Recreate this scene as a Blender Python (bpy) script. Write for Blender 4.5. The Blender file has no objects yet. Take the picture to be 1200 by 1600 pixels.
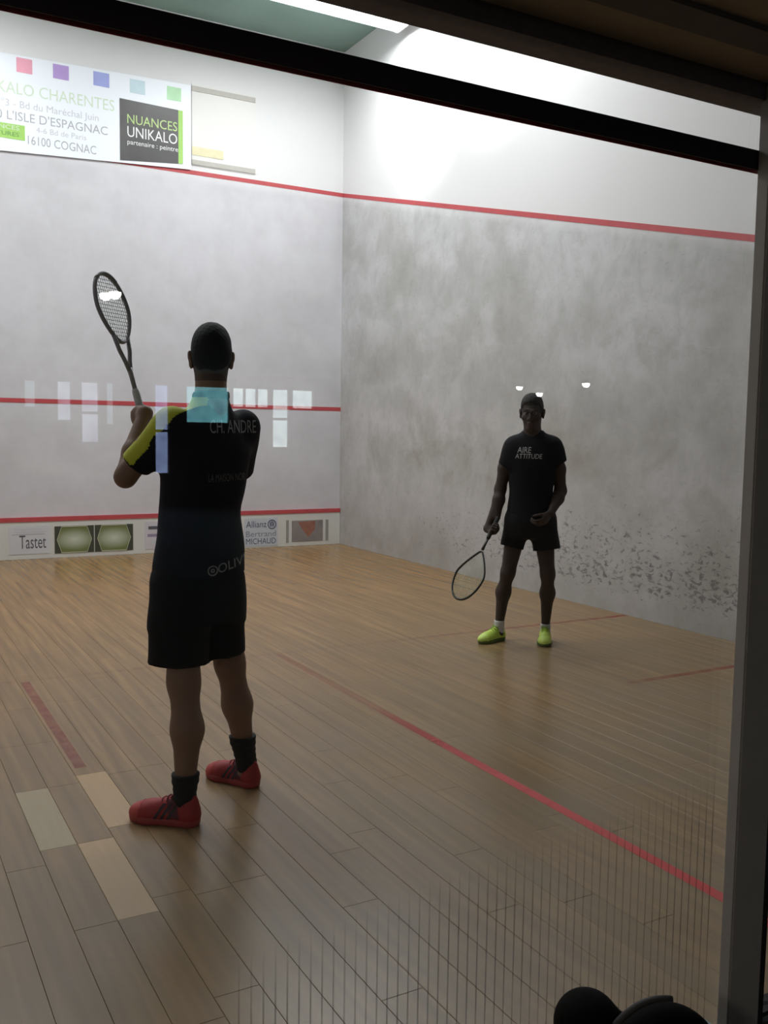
import bpy, bmesh, math, random
import numpy as np
from mathutils import Vector, Matrix
from mathutils.bvhtree import BVHTree

random.seed(7)
SC = bpy.context.scene
COL = SC.collection
R = math.radians
W, L, H = 6.4, 9.75, 6.4            # court width, length, ceiling height

# ------------------------------------------------------------------ camera
FPX, YAW, PITCH, ROLL = 1470.0, 0.51142, 0.08570, 0.01545
CAM = Vector((0.737, -1.571, 1.523))
fw = Vector((math.sin(YAW) * math.cos(PITCH), math.cos(YAW) * math.cos(PITCH), -math.sin(PITCH)))
r0 = Vector((math.cos(YAW), -math.sin(YAW), 0)); u0 = r0.cross(fw)
cr = math.cos(ROLL) * r0 + math.sin(ROLL) * u0
cu = -math.sin(ROLL) * r0 + math.cos(ROLL) * u0
cd = bpy.data.cameras.new('camera'); cam = bpy.data.objects.new('camera', cd); COL.objects.link(cam)
cam.matrix_world = Matrix(((cr.x, cu.x, -fw.x, CAM.x), (cr.y, cu.y, -fw.y, CAM.y), (cr.z, cu.z, -fw.z, CAM.z), (0, 0, 0, 1)))
cd.sensor_fit = 'VERTICAL'; cd.sensor_height = 36.0; cd.lens = 36.0 * FPX / 1600.0
cd.clip_start = 0.05; cd.clip_end = 100
SC.camera = cam

# ------------------------------------------------------------------ world, exposure
wd = bpy.data.worlds.new('world'); SC.world = wd; wd.use_nodes = True
wd.node_tree.nodes['Background'].inputs[0].default_value = (0.55, 0.62, 0.75, 1)
wd.node_tree.nodes['Background'].inputs[1].default_value = 0.05
SC.view_settings.view_transform = 'Standard'
SC.view_settings.look = 'None'
SC.view_settings.gamma = 1.0
SC.view_settings.use_curve_mapping = False
SC.view_settings.exposure = 0.0
LAMP_POWER = 82.0                   # watts of each ceiling fixture over the court
WINDOW_LIGHT = 4.2                  # daylight in the hall windows
HALL_FILL = 78.0  # strength of the added fill lamp in the hall
SPOT_LIGHT = 45.0                   # hall downlights

# ------------------------------------------------------------------ materials
def new_mat(name):
    m = bpy.data.materials.new(name); m.use_nodes = True
    nt = m.node_tree
    return m, nt, nt.nodes['Principled BSDF']

def N(nt, t, **kw):
    n = nt.nodes.new(t)
    for k, v in kw.items():
        if k == 'ins':
            for a, b in v.items(): n.inputs[a].default_value = b
        else: setattr(n, k, v)
    return n

def c4(c): return (c[0], c[1], c[2], 1.0)

def mat(name, col, rough=0.6, metal=0.0, var=0.12, scale=30.0, bump=0.0, spec=0.5, coords='Object', sheen=0.0):
    m, nt, b = new_mat(name)
    tc = N(nt, 'ShaderNodeTexCoord')
    no = N(nt, 'ShaderNodeTexNoise', ins={'Scale': scale, 'Detail': 4.0})
    nt.links.new(tc.outputs[coords], no.inputs['Vector'])
    mx = N(nt, 'ShaderNodeMix', data_type='RGBA')
    mx.inputs[6].default_value = c4([x * (1 - var) for x in col]); mx.inputs[7].default_value = c4([min(1, x * (1 + var)) for x in col])
    nt.links.new(no.outputs['Fac'], mx.inputs[0]); nt.links.new(mx.outputs[2], b.inputs['Base Color'])
    b.inputs['Roughness'].default_value = rough; b.inputs['Metallic'].default_value = metal
    b.inputs['Specular IOR Level'].default_value = spec
    if sheen: b.inputs['Sheen Weight'].default_value = sheen
    if bump:
        bp = N(nt, 'ShaderNodeBump', ins={'Strength': bump, 'Distance': 0.01})
        nt.links.new(no.outputs['Fac'], bp.inputs['Height']); nt.links.new(bp.outputs[0], b.inputs['Normal'])
    return m

def emit_mat(name, col, s):
    m, nt, b = new_mat(name)
    b.inputs['Base Color'].default_value = c4(col)
    b.inputs['Emission Color'].default_value = c4(col); b.inputs['Emission Strength'].default_value = s
    return m

def mix(nt, fac, a, b):
    mx = N(nt, 'ShaderNodeMix', data_type='RGBA')
    for i, v in ((0, fac), (6, a), (7, b)):
        if hasattr(v, 'links') or isinstance(v, bpy.types.NodeSocket): nt.links.new(v, mx.inputs[i])
        elif i == 0: mx.inputs[0].default_value = v
        else: mx.inputs[i].default_value = c4(v)
    return mx.outputs[2]

def mth(nt, op, a, b=None, clamp=False):
    n = N(nt, 'ShaderNodeMath', operation=op); n.use_clamp = clamp
    for i, v in enumerate((a, b)):
        if v is None: continue
        if isinstance(v, bpy.types.NodeSocket): nt.links.new(v, n.inputs[i])
        else: n.inputs[i].default_value = v
    return n.outputs[0]

def ramp(nt, val, lo, hi):
    n = N(nt, 'ShaderNodeMapRange'); n.clamp = True
    nt.links.new(val, n.inputs['Value']); n.inputs['From Min'].default_value = lo; n.inputs['From Max'].default_value = hi
    return n.outputs['Result']

def noise(nt, vec, scale, detail=5.0, rough=0.55, stretch=None, dist=0.0):
    if stretch:
        mp = N(nt, 'ShaderNodeMapping'); mp.inputs['Scale'].default_value = stretch
        nt.links.new(vec, mp.inputs['Vector']); vec = mp.outputs[0]
    n = N(nt, 'ShaderNodeTexNoise', ins={'Scale': scale, 'Detail': detail, 'Roughness': rough, 'Distortion': dist})
    nt.links.new(vec, n.inputs['Vector'])
    return n.outputs['Fac']

def wall_mat(name, side):
    """white plaster; below the out line it is greyed by ball marks, with scuffs low down"""
    m, nt, b = new_mat(name)
    g = N(nt, 'ShaderNodeNewGeometry'); pos = g.outputs['Position']
    sp = N(nt, 'ShaderNodeSeparateXYZ'); nt.links.new(pos, sp.inputs[0])
    z = sp.outputs['Z']
    if side:     # height below the sloping out line
        line = mth(nt, 'ADD', mth(nt, 'MULTIPLY', sp.outputs['Y'], 2.44 / L), 2.155)
    else:
        line = 4.595
    below = mth(nt, 'SUBTRACT', line, z)
    inplay = ramp(nt, below, -0.02, 0.12)
    white = (0.745, 0.74, 0.745)
    grey = (0.60, 0.60, 0.615) if side else (0.64, 0.63, 0.67)
    col = mix(nt, inplay, white, grey)
    big = ramp(nt, noise(nt, pos, 0.75, 6, 0.62), 0.42, 0.72)
    mid = ramp(nt, noise(nt, pos, 3.2 if not side else 4.5, 8, 0.78, stretch=(1, 1, 0.7), dist=0.4 if side else 0.0), 0.44, 0.72)
    f1 = mth(nt, 'MULTIPLY', mth(nt, 'MULTIPLY', big, inplay), 0.80 if side else 0.25)
    col = mix(nt, f1, col, (0.32, 0.315, 0.285))
    f2 = mth(nt, 'MULTIPLY', mth(nt, 'MULTIPLY', mid, inplay), 0.62 if side else 0.22)
    col = mix(nt, f2, col, (0.35, 0.345, 0.33))
    light = ramp(nt, noise(nt, pos, 1.7, 6, 0.6, stretch=(1, 1, 1.6)), 0.5, 0.75)
    col = mix(nt, mth(nt, 'MULTIPLY', mth(nt, 'MULTIPLY', light, inplay), 0.4), col, (0.72, 0.72, 0.73))
    if side:
        # greenish damp-looking smudges and a low band of black racket and ball scuffs, denser towards the back
        smu = ramp(nt, noise(nt, pos, 1.25, 7, 0.68, dist=0.3), 0.50, 0.70)
        col = mix(nt, mth(nt, 'MULTIPLY', mth(nt, 'MULTIPLY', smu, inplay), mth(nt, 'MULTIPLY', ramp(nt, z, 3.6, 1.8), 0.75)), col, (0.30, 0.285, 0.235))
        col = mix(nt, mth(nt, 'MULTIPLY', ramp(nt, z, 3.2, 0.4), 0.38), col, (0.40, 0.37, 0.335))
        tick = ramp(nt, noise(nt, pos, 26.0, 3, 0.7, stretch=(1, 0.5, 1.6), dist=0.8), 0.60, 0.72)
        col = mix(nt, mth(nt, 'MULTIPLY', mth(nt, 'MULTIPLY', tick, inplay), 0.30), col, (0.24, 0.235, 0.22))
        fine = noise(nt, pos, 25.0, 5, 0.68, stretch=(1, 0.6, 1.1), dist=0.7)
        zband = mth(nt, 'MULTIPLY', ramp(nt, z, 0.08, 0.26), ramp(nt, z, 1.15, 0.45))
        yb = ramp(nt, sp.outputs['Y'], 8.5, 4.8)
        band = mth(nt, 'MULTIPLY', zband, mth(nt, 'ADD', mth(nt, 'MULTIPLY', yb, 0.75), 0.25))
        patchy = ramp(nt, noise(nt, pos, 2.2, 4, 0.6), 0.30, 0.62)
        band = mth(nt, 'MULTIPLY', band, mth(nt, 'ADD', mth(nt, 'MULTIPLY', patchy, 0.6), 0.4))
        th = mth(nt, 'SUBTRACT', 0.66, mth(nt, 'MULTIPLY', band, 0.19))
        sc = mth(nt, 'MULTIPLY', mth(nt, 'SUBTRACT', fine, th), 11.0, clamp=True)
        sc = mth(nt, 'MULTIPLY', sc, ramp(nt, band, 0.02, 0.3))
        col = mix(nt, mth(nt, 'MULTIPLY', sc, 0.72), col, (0.11, 0.11, 0.115))
    nt.links.new(col, b.inputs['Base Color'])
    b.inputs['Roughness'].default_value = 0.55; b.inputs['Specular IOR Level'].default_value = 0.3
    bp = N(nt, 'ShaderNodeBump', ins={'Strength': 0.12, 'Distance': 0.01})
    nt.links.new(noise(nt, pos, 22, 4), bp.inputs['Height']); nt.links.new(bp.outputs[0], b.inputs['Normal'])
    return m

def board_mat(name, base, island=False, strength=0.16):
    m, nt, b = new_mat(name)
    g = N(nt, 'ShaderNodeNewGeometry'); pos = g.outputs['Position']
    if island: rnd = g.outputs['Random Per Island']
    else: rnd = N(nt, 'ShaderNodeObjectInfo').outputs['Random']
    grain = noise(nt, pos, 3.0, 6, 0.65, stretch=(14, 1.0, 1))
    col = mix(nt, rnd, [x * (1 - strength) for x in base], [min(1, x * (1 + strength)) for x in base])
    strip = noise(nt, pos, 1.0, 1.0, 0.5, stretch=(23.0, 0.9, 1))
    col = mix(nt, ramp(nt, strip, 0.34, 0.66), [x * 0.78 for x in base], [min(1, x * 1.22) for x in base]) if not strength < 0.1 else col
    col = mix(nt, mth(nt, 'MULTIPLY', rnd, 0.30), col, [x * 0.70 for x in base])
    col = mix(nt, mth(nt, 'MULTIPLY', ramp(nt, grain, 0.4, 0.75), 0.40), col, [x * 0.60 for x in base])
    # grey haze of the glass painted into the board colour, heaviest towards the back
    sp = N(nt, 'ShaderNodeSeparateXYZ'); nt.links.new(pos, sp.inputs[0])
    back = ramp(nt, mth(nt, 'ADD', sp.outputs['Y'], mth(nt, 'MULTIPLY', sp.outputs['X'], -0.35)), 4.8, 0.2)
    wn = ramp(nt, noise(nt, pos, 1.3, 6, 0.6), 0.35, 0.7)
    haze = mth(nt, 'MULTIPLY', mth(nt, 'ADD', mth(nt, 'MULTIPLY', wn, 0.5), 0.45), back)
    col = mix(nt, mth(nt, 'MULTIPLY', haze, 0.8), col, (base[0] * 0.74, base[0] * 0.60, base[0] * 0.41))
    scu = ramp(nt, noise(nt, pos, 7, 5, 0.7), 0.62, 0.75)
    col = mix(nt, mth(nt, 'MULTIPLY', scu, 0.3), col, (0.14, 0.12, 0.095))
    nt.links.new(col, b.inputs['Base Color'])
    b.inputs['Roughness'].default_value = 0.27; b.inputs['Specular IOR Level'].default_value = 0.36
    bp = N(nt, 'ShaderNodeBump', ins={'Strength': 0.06, 'Distance': 0.004})
    nt.links.new(grain, bp.inputs['Height']); nt.links.new(bp.outputs[0], b.inputs['Normal'])
    return m

def glass_mat(name):
    """clear pane: straight transmission with a Schlick mirror reflection on each face"""
    m, nt, b = new_mat(name); nt.nodes.remove(b)
    g = N(nt, 'ShaderNodeNewGeometry')
    dp = N(nt, 'ShaderNodeVectorMath', operation='DOT_PRODUCT')
    nt.links.new(g.outputs['Normal'], dp.inputs[0]); nt.links.new(g.outputs['Incoming'], dp.inputs[1])
    ca = mth(nt, 'ABSOLUTE', dp.outputs['Value'])
    om = mth(nt, 'SUBTRACT', 1.0, ca)
    p5 = mth(nt, 'POWER', om, 5.0)
    F = mth(nt, 'ADD', mth(nt, 'MULTIPLY', p5, 0.95), 0.045)
    tr = N(nt, 'ShaderNodeBsdfTransparent'); tr.inputs[0].default_value = (0.965, 0.98, 0.975, 1)
    gl = N(nt, 'ShaderNodeBsdfGlossy'); gl.inputs['Roughness'].default_value = 0.0
    mx = N(nt, 'ShaderNodeMixShader')
    nt.links.new(F, mx.inputs[0]); nt.links.new(tr.outputs[0], mx.inputs[1]); nt.links.new(gl.outputs[0], mx.inputs[2])
    nt.links.new(mx.outputs[0], nt.nodes['Material Output'].inputs['Surface'])
    return m

def worn_paint(name, col, fade=None, keep=0.5):
    """floor paint worn through to the wood; fade = (axis, full, gone): the worn stretch of the line"""
    m, nt, b = new_mat(name)
    g = N(nt, 'ShaderNodeNewGeometry'); pos = g.outputs['Position']
    n = ramp(nt, noise(nt, pos, 9, 6, 0.7), 0.35, 0.65)
    if fade:
        sp = N(nt, 'ShaderNodeSeparateXYZ'); nt.links.new(pos, sp.inputs[0])
        k = ramp(nt, sp.outputs[fade[0]], fade[2], fade[1])
    else: k = None
    f = mth(nt, 'ADD', mth(nt, 'MULTIPLY', n, 0.35), keep)
    if k is not None: f = mth(nt, 'MULTIPLY', f, mth(nt, 'ADD', mth(nt, 'MULTIPLY', k, 0.92), 0.08))
    f = mth(nt, 'MINIMUM', f, 1.0)
    tr = N(nt, 'ShaderNodeBsdfTransparent'); mx = N(nt, 'ShaderNodeMixShader')
    b.inputs['Base Color'].default_value = c4(col); b.inputs['Roughness'].default_value = 0.45
    nt.links.new(f, mx.inputs[0]); nt.links.new(tr.outputs[0], mx.inputs[1]); nt.links.new(b.outputs[0], mx.inputs[2])
    nt.links.new(mx.outputs[0], nt.nodes['Material Output'].inputs['Surface'])
    return m

M = {}
M['wall_front'] = wall_mat('plaster_front', False)
M['wall_side'] = wall_mat('plaster_side', True)
M['ceiling'] = mat('green_ceiling', (0.27, 0.40, 0.35), 0.8, scale=1.5, var=0.2)
M['wood'] = board_mat('floor_board', (0.292, 0.168, 0.066))
M['wood_i'] = board_mat('floor_board_far', (0.292, 0.168, 0.066), True)
M['wood_new'] = board_mat('new_floor_board', (0.56, 0.34, 0.155), strength=0.06)
M['wood_pale'] = board_mat('pale_floor_board', (0.46, 0.36, 0.21), strength=0.04)
M['sub'] = mat('subfloor', (0.07, 0.055, 0.04), 0.9)
M['red'] = mat('red_wall_line', (0.50, 0.07, 0.08), 0.5, scale=12, var=0.2)
M['redfloor'] = worn_paint('red_floor_line', (0.50, 0.03, 0.028), ('Y', 1.7, 2.9), 0.85)
M['redfaint'] = worn_paint('red_floor_line_faded', (0.42, 0.06, 0.05), ('X', 6.3, 4.0), 0.10)
M['redbox'] = worn_paint('red_box_line_faded', (0.40, 0.09, 0.08), None, 0.07)
M['glass'] = glass_mat('court_glass')
M['maroon'] = mat('out_line_strip_back', (0.012, 0.004, 0.006), 0.6)
M['rededge'] = mat('out_line_strip_front', (0.35, 0.03, 0.04), 0.6)
M['beam'] = mat('dark_beam', (0.13, 0.105, 0.10), 0.8, scale=40, var=0.3)
M['soffit'] = mat('brown_soffit', (0.36, 0.27, 0.165), 0.8, scale=6, var=0.2)
M['batten'] = mat('dark_batten', (0.12, 0.09, 0.065), 0.7)
M['post'] = mat('grey_post', (0.42, 0.39, 0.36), 0.55, scale=8, var=0.1)
M['gasket'] = mat('black_gasket', (0.006, 0.005, 0.005), 0.7)
M['rail'] = mat('grey_rail', (0.20, 0.24, 0.25), 0.45, metal=0.0)
M['hall_wall'] = mat('hall_wall', (0.16, 0.15, 0.14), 0.85, scale=3)
M['hall_floor'] = mat('hall_floor', (0.10, 0.085, 0.07), 0.6, scale=5)
M['hall_ceil'] = mat('hall_ceiling', (0.12, 0.11, 0.10), 0.85, scale=3)
M['white'] = mat('white_enamel', (0.75, 0.75, 0.73), 0.4, var=0.05)
M['tube'] = emit_mat('lit_tube', (0.96, 0.98, 1.0), 3.0)
def daylight(i, col, k):
    m, nt, b = new_mat('daylight_pane'); g = N(nt, 'ShaderNodeNewGeometry')
    n = ramp(nt, noise(nt, g.outputs['Position'], 5.0, 4, 0.6), 0.3, 0.7)      # sky and foliage outside
    c = mix(nt, n, [x * 0.55 for x in col], [min(1, x * 1.15) for x in col]); b.inputs['Base Color'].default_value = c4(col)
    nt.links.new(c, b.inputs['Emission Color']); b.inputs['Emission Strength'].default_value = WINDOW_LIGHT * k
    return m
M['spot'] = emit_mat('lit_downlight', (1.0, 0.96, 0.90), SPOT_LIGHT)

def link(o, parent=None):
    COL.objects.link(o)
    if parent is not None: o.parent = parent
    return o

def tag(o, label=None, cat=None, group=None, kind=None):
    if label: o['label'] = label
    if cat: o['category'] = cat
    if group: o['group'] = group
    if kind: o['kind'] = kind
    return o

def empty(name, loc=(0, 0, 0), rz=0.0, parent=None):
    o = bpy.data.objects.new(name, None); o.location = loc; o.rotation_euler = (0, 0, rz); o.empty_display_size = 0.1
    return link(o, parent)

def obj(name, me, m=None, parent=None, smooth=False):
    if isinstance(me, bmesh.types.BMesh):
        bm = me; me = bpy.data.meshes.new(name); bmesh.ops.recalc_face_normals(bm, faces=bm.faces[:]); bm.to_mesh(me); bm.free()
    if m is not None and not me.materials: me.materials.append(m)
    if smooth: me.polygons.foreach_set('use_smooth', [True] * len(me.polygons))
    return link(bpy.data.objects.new(name, me), parent)

def add_box(bm, x0, x1, y0, y1, z0, z1, bev=0.0):
    vs = [bm.verts.new(p) for p in ((x0, y0, z0), (x1, y0, z0), (x1, y1, z0), (x0, y1, z0), (x0, y0, z1), (x1, y0, z1), (x1, y1, z1), (x0, y1, z1))]
    fs = [bm.faces.new([vs[i] for i in f]) for f in ((0, 3, 2, 1), (4, 5, 6, 7), (0, 1, 5, 4), (1, 2, 6, 5), (2, 3, 7, 6), (3, 0, 4, 7))]
    if bev:
        es = list({e for f in fs for e in f.edges})
        bmesh.ops.bevel(bm, geom=es, offset=bev, segments=2, affect='EDGES')

def box(name, x0, x1, y0, y1, z0, z1, m, parent=None, bev=0.0):
    bm = bmesh.new(); add_box(bm, x0, x1, y0, y1, z0, z1, bev)
    return obj(name, bm, m, parent)

def prism(name, pts, off, m, parent=None):
    """polygon pts (3-D) extruded by vector off"""
    bm = bmesh.new(); off = Vector(off)
    a = [bm.verts.new(p) for p in pts]; b = [bm.verts.new(Vector(p) + off) for p in pts]
    bm.faces.new(a); bm.faces.new(b[::-1])
    for i in range(len(a)):
        j = (i + 1) % len(a); bm.faces.new((a[j], a[i], b[i], b[j]))
    return obj(name, bm, m, parent)

def tube_bm(bm, pts, rad, seg=8, closed=False, flat=None):
    """tube along pts; rad number or list; flat=(axis vector, factor) squashes the section"""
    pts = [Vector(p) for p in pts]; n = len(pts)
    rads = rad if isinstance(rad, (list, tuple)) else [rad] * n
    rings = []; prev = None
    for i, p in enumerate(pts):
        if closed: t = (pts[(i + 1) % n] - pts[i - 1]).normalized()
        else: t = (pts[min(i + 1, n - 1)] - pts[max(i - 1, 0)]).normalized()
        if flat is not None:
            a = flat[0]; b = t.cross(a).normalized(); a = b.cross(t).normalized()
        else:
            if prev is None:
                a = t.orthogonal().normalized()
            else:
                a = (prev - t * prev.dot(t)).normalized()
            b = t.cross(a); prev = a
        k = flat[1] if flat is not None else 1.0
        rings.append([bm.verts.new(p + rads[i] * (k * math.cos(2 * math.pi * j / seg) * a + math.sin(2 * math.pi * j / seg) * b)) for j in range(seg)])
    for i in range(n if closed else n - 1):
        A, B = rings[i], rings[(i + 1) % n]
        for j in range(seg): bm.faces.new((A[j], A[(j + 1) % seg], B[(j + 1) % seg], B[j]))
    if not closed: bm.faces.new(rings[0][::-1]); bm.faces.new(rings[-1])

def disc_bm(bm, c, rad, h, axis='z', seg=20):
    ring0, ring1 = [], []
    for j in range(seg):
        a = 2 * math.pi * j / seg; u, v = rad * math.cos(a), rad * math.sin(a)
        if axis == 'z': p, q = (c[0] + u, c[1] + v, c[2]), (c[0] + u, c[1] + v, c[2] + h)
        else: p, q = (c[0] + u, c[1], c[2] + v), (c[0] + u, c[1] + h, c[2] + v)
        ring0.append(bm.verts.new(p)); ring1.append(bm.verts.new(q))
    bm.faces.new(ring0[::-1]); bm.faces.new(ring1)
    for j in range(seg): bm.faces.new((ring0[j], ring0[(j + 1) % seg], ring1[(j + 1) % seg], ring1[j]))

def text_mesh(s, width=None, height=0.1, extrude=0.0, shear=0.0, align='LEFT'):
    """flat lettering mesh in the xy plane: cap height as given, squeezed to width"""
    cu_ = bpy.data.curves.new('lettering', 'FONT'); cu_.body = s; cu_.size = 1.0; cu_.shear = shear; cu_.resolution_u = 3
    cu_.extrude = extrude
    o = bpy.data.objects.new('lettering', cu_); COL.objects.link(o)
    dg = bpy.context.evaluated_depsgraph_get(); dg.update()
    me = bpy.data.meshes.new_from_object(o.evaluated_get(dg))
    bpy.data.objects.remove(o); bpy.data.curves.remove(cu_)
    co = np.empty(len(me.vertices) * 3); me.vertices.foreach_get('co', co); co = co.reshape(-1, 3)
    x0, x1 = co[:, 0].min(), co[:, 0].max()
    k = height / 0.70
    kx = width / (x1 - x0) if width else k
    co[:, 0] = (co[:, 0] - x0) * kx
    if align == 'RIGHT': co[:, 0] -= (x1 - x0) * kx
    if align == 'CENTER': co[:, 0] -= (x1 - x0) * kx / 2
    co[:, 1] *= k
    me.vertices.foreach_set('co', co.ravel()); me.update(); me.materials.clear()
    return me

def words(me, gap):
    """split lettering into one mesh per word"""
    bm = bmesh.new(); bm.from_mesh(me); bm.verts.ensure_lookup_table()
    iv = []; seen = set()
    for v in bm.verts:
        if v in seen: continue
        st = [v]; seen.add(v); grp = []
        while st:
            q = st.pop(); grp.append(q)
            for e in q.link_edges:
                o = e.other_vert(q)
                if o not in seen: seen.add(o); st.append(o)
        iv.append((min(p.co.x for p in grp), max(p.co.x for p in grp), grp))
    iv.sort(key=lambda t: t[0]); sets = []; end = -1e9
    for x0, x1, grp in iv:
        if x0 - end > gap: sets.append([])
        sets[-1] += grp; end = max(end, x1)
    out = []
    for gs in sets:
        keep = set(gs); b2 = bmesh.new(); mp = {v: b2.verts.new(v.co) for v in gs}
        for f in bm.faces:
            if f.verts[0] in keep: b2.faces.new([mp[v] for v in f.verts])
        m2 = bpy.data.meshes.new('lettering'); b2.to_mesh(m2); b2.free(); out.append(m2)
    bm.free(); return out

def wall_text(name, s, x, z, y, m, parent, width=None, height=0.1, align='LEFT', shear=0.0, tilt=0.0):
    for me in words(text_mesh(s, width, height, 0.0, shear, align), 0.22 * height):
        o = obj(name, me, m, parent); o.location = (x, y, z); o.rotation_euler = (R(90), -tilt, 0)

# ================================================================== the court shell
front = tag(box('wall_front', -0.2, W + 0.2, L, L + 0.2, 0, H, M['wall_front']), 'grey-white plaster front wall of the squash court with red lines', kind='structure')
right = tag(box('wall_right', W, W + 0.2, 0, L, 0, H, M['wall_side']), 'scuffed grey plaster right side wall with sloping red line', kind='structure')
left = tag(box('wall_left', -0.2, 0, 0, L, 0, H, M['wall_side']), 'plaster left side wall of the court', kind='structure')
ceil = tag(box('ceiling', -0.2, W + 0.2, 0, L + 0.2, H, H + 0.15, M['ceiling']), 'dull green court ceiling', kind='structure')
tag(box('wall_back_upper', -0.2, W + 0.2, -0.1, 0, 2.6, H + 0.15, M['hall_wall']), 'plain wall above the glass back wall', kind='structure')

box('service_line', 0, W, L - 0.003, L, 1.78, 1.83, M['red'], front)
box('out_line', 0, W, L - 0.003, L, 4.57, 4.62, M['red'], front)
for wl, x0, x1 in ((right, W - 0.003, W), (left, 0, 0.003)):
    prism('out_line', [(x0, L - 0.003, 4.57), (x0, L - 0.003, 4.62), (x0, 0.02, 2.18), (x0, 0.02, 2.13)], (x1 - x0, 0, 0), M['red'], wl)

# floor: boards laid lengthwise on a dark subfloor
floor = tag(box('floor', 0, W, 0, L, -0.12, -0.02, M['sub']), 'worn wooden board floor of the squash court', kind='structure')
BW, BL, GAP = 0.1306, 0.61, 0.0009
def board_bm(bm, x0, x1, y0, y1):
    c = 0.0010
    x0 += GAP / 2; x1 -= GAP / 2; y0 += GAP / 3; y1 -= GAP / 3
    b = [bm.verts.new(p) for p in ((x0, y0, -0.02), (x1, y0, -0.02), (x1, y1, -0.02), (x0, y1, -0.02))]
    mverts = [bm.verts.new(p) for p in ((x0, y0, -c), (x1, y0, -c), (x1, y1, -c), (x0, y1, -c))]
    t = [bm.verts.new(p) for p in ((x0 + c, y0 + c, 0), (x1 - c, y0 + c, 0), (x1 - c, y1 - c, 0), (x0 + c, y1 - c, 0))]
    for A, B in ((b, mverts), (mverts, t)):
        for i in range(4): bm.faces.new((A[i], A[(i + 1) % 4], B[(i + 1) % 4], B[i]))
    bm.faces.new(t)
def in_view(x, y, z=0.0):
    d = Vector((x, y, z)) - CAM; w = d.dot(fw)
    if w < 0.1: return False, 0
    px, py = 600 + FPX * d.dot(cr) / w, 800 - FPX * d.dot(cu) / w
    return (-60 < px < 1240 and -40 < py < 1640), w
bm = bmesh.new(); board_bm(bm, 0, BW, 0, BL)
board_me = bpy.data.meshes.new('board'); bmesh.ops.recalc_face_normals(bm, faces=bm.faces[:]); bm.to_mesh(board_me); bm.free(); board_me.materials.append(M['wood'])
bm = bmesh.new(); board_bm(bm, 0, BW, 0, 2 * BL)
board_long = bpy.data.meshes.new('board'); bmesh.ops.recalc_face_normals(bm, faces=bm.faces[:]); bm.to_mesh(board_long); bm.free(); board_long.materials.append(M['wood'])
board_new = board_me.copy(); board_new.materials.clear(); board_new.materials.append(M['wood_new'])
board_pale = board_me.copy(); board_pale.materials.clear(); board_pale.materials.append(M['wood_pale'])
boards = []
xcol0 = 1.272 - 9 * BW
ncol = int((W - xcol0) / BW) + 2
special = {(9, 3): board_pale, (10, 2): board_new, (11, 3): board_new}
for ci in range(-1, ncol):
    x0, x1 = xcol0 + ci * BW, xcol0 + (ci + 1) * BW
    x0c, x1c = max(0, x0), min(W, x1)
    if x1c - x0c < 0.01: continue
    short = ci in (9, 10, 11)
    ln = BL if short else 2 * BL
    off = 1.87 - 3 * BL if ci in (9, 10) else 1.96 - 3 * BL if ci == 11 else random.uniform(-ln, 0)
    y = off
    while y < L:
        ya, yb = max(0, y), min(L, y + ln)
        if yb - ya > 0.01:
            boards.append((x0c, x1c, ya, yb, special.get((ci, round((y - off) / BL))) if short else None, board_me if short else board_long, ln))
        y += ln
full = []
for b in boards:
    ok, w = in_view((b[0] + b[1]) / 2, (b[2] + b[3]) / 2)
    isfull = abs(b[1] - b[0] - BW) < 1e-4 and abs(b[3] - b[2] - b[6]) < 1e-4
    full.append((0 if b[4] is not None else w if (ok and isfull) else 1e3, b))
full.sort(key=lambda t: t[0])
rest = bmesh.new()
for i, (w, b) in enumerate(full):
    if i < 300 and w < 900:
        o = bpy.data.objects.new('floor_board', b[4] or b[5]); o.location = (b[0], b[2], 0); link(o, floor)
    else: board_bm(rest, *b[:4])
tag(obj('floor_boards', rest, M['wood_i'], floor), kind='stuff')

# painted floor lines
def floor_line(x0, x1, y0, y1, m):
    return box('court_line', x0, x1, y0, y1, 0.0002, 0.0008, m, floor)
floor_line(0, W, 4.26, 4.31, M['redfaint'])
floor_line(3.175, 3.225, 0.02, 4.26, M['redfloor'])
floor_line(1.55, 1.60, 2.66, 4.26, M['redbox'])
floor_line(4.85, W, 2.62, 2.67, M['redfaint'])

# ------------------------------------------------------------------ glass back wall
back = empty('wall_back'); tag(back, 'glass back wall with grey post and dark red line strip', kind='structure')
G0, G1 = -0.012, 0.0
PX0, PX1 = 2.60, 2.715
for xa, xb in ((0.0, PX0 + 0.03), (PX1 - 0.02, 3.62), (3.64, W)):
    box('glass_pane', xa, xb, G0, G1, 0.03, 2.33, M['glass'], back)
box('out_line_strip', 0.0, PX0 + 0.03, G0 - 0.004, G0 - 0.001, 2.147, 2.191, M['maroon'], back)
box('out_line_strip', 0.0, PX0 + 0.03, G1 + 0.001, G1 + 0.003, 2.1445, 2.193, M['rededge'], back)
box('out_line_strip', PX1, W, G0 - 0.004, G0 - 0.001, 2.145, 2.193, M['maroon'], back)
box('post', PX0, PX1, -0.05, -0.014, 0, 2.335, M['post'], back, 0.004)
box('post_gasket', PX1, PX1 + 0.022, -0.045, 0.03, 0, 2.335, M['gasket'], back)
box('bottom_rail', 0.0, PX0, -0.03, 0.02, 0.0, 0.03, M['rail'], back)
box('bottom_rail', PX1 + 0.022, W, -0.03, 0.02, 0.0, 0.018, M['rail'], back)
box('rail_seal', PX1 + 0.022, W, -0.032, 0.022, 0.018, 0.03, M['gasket'], back)
box('top_beam', 0.0, W, -0.03, 0.05, 2.30, 2.62, M['beam'], back)

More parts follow.
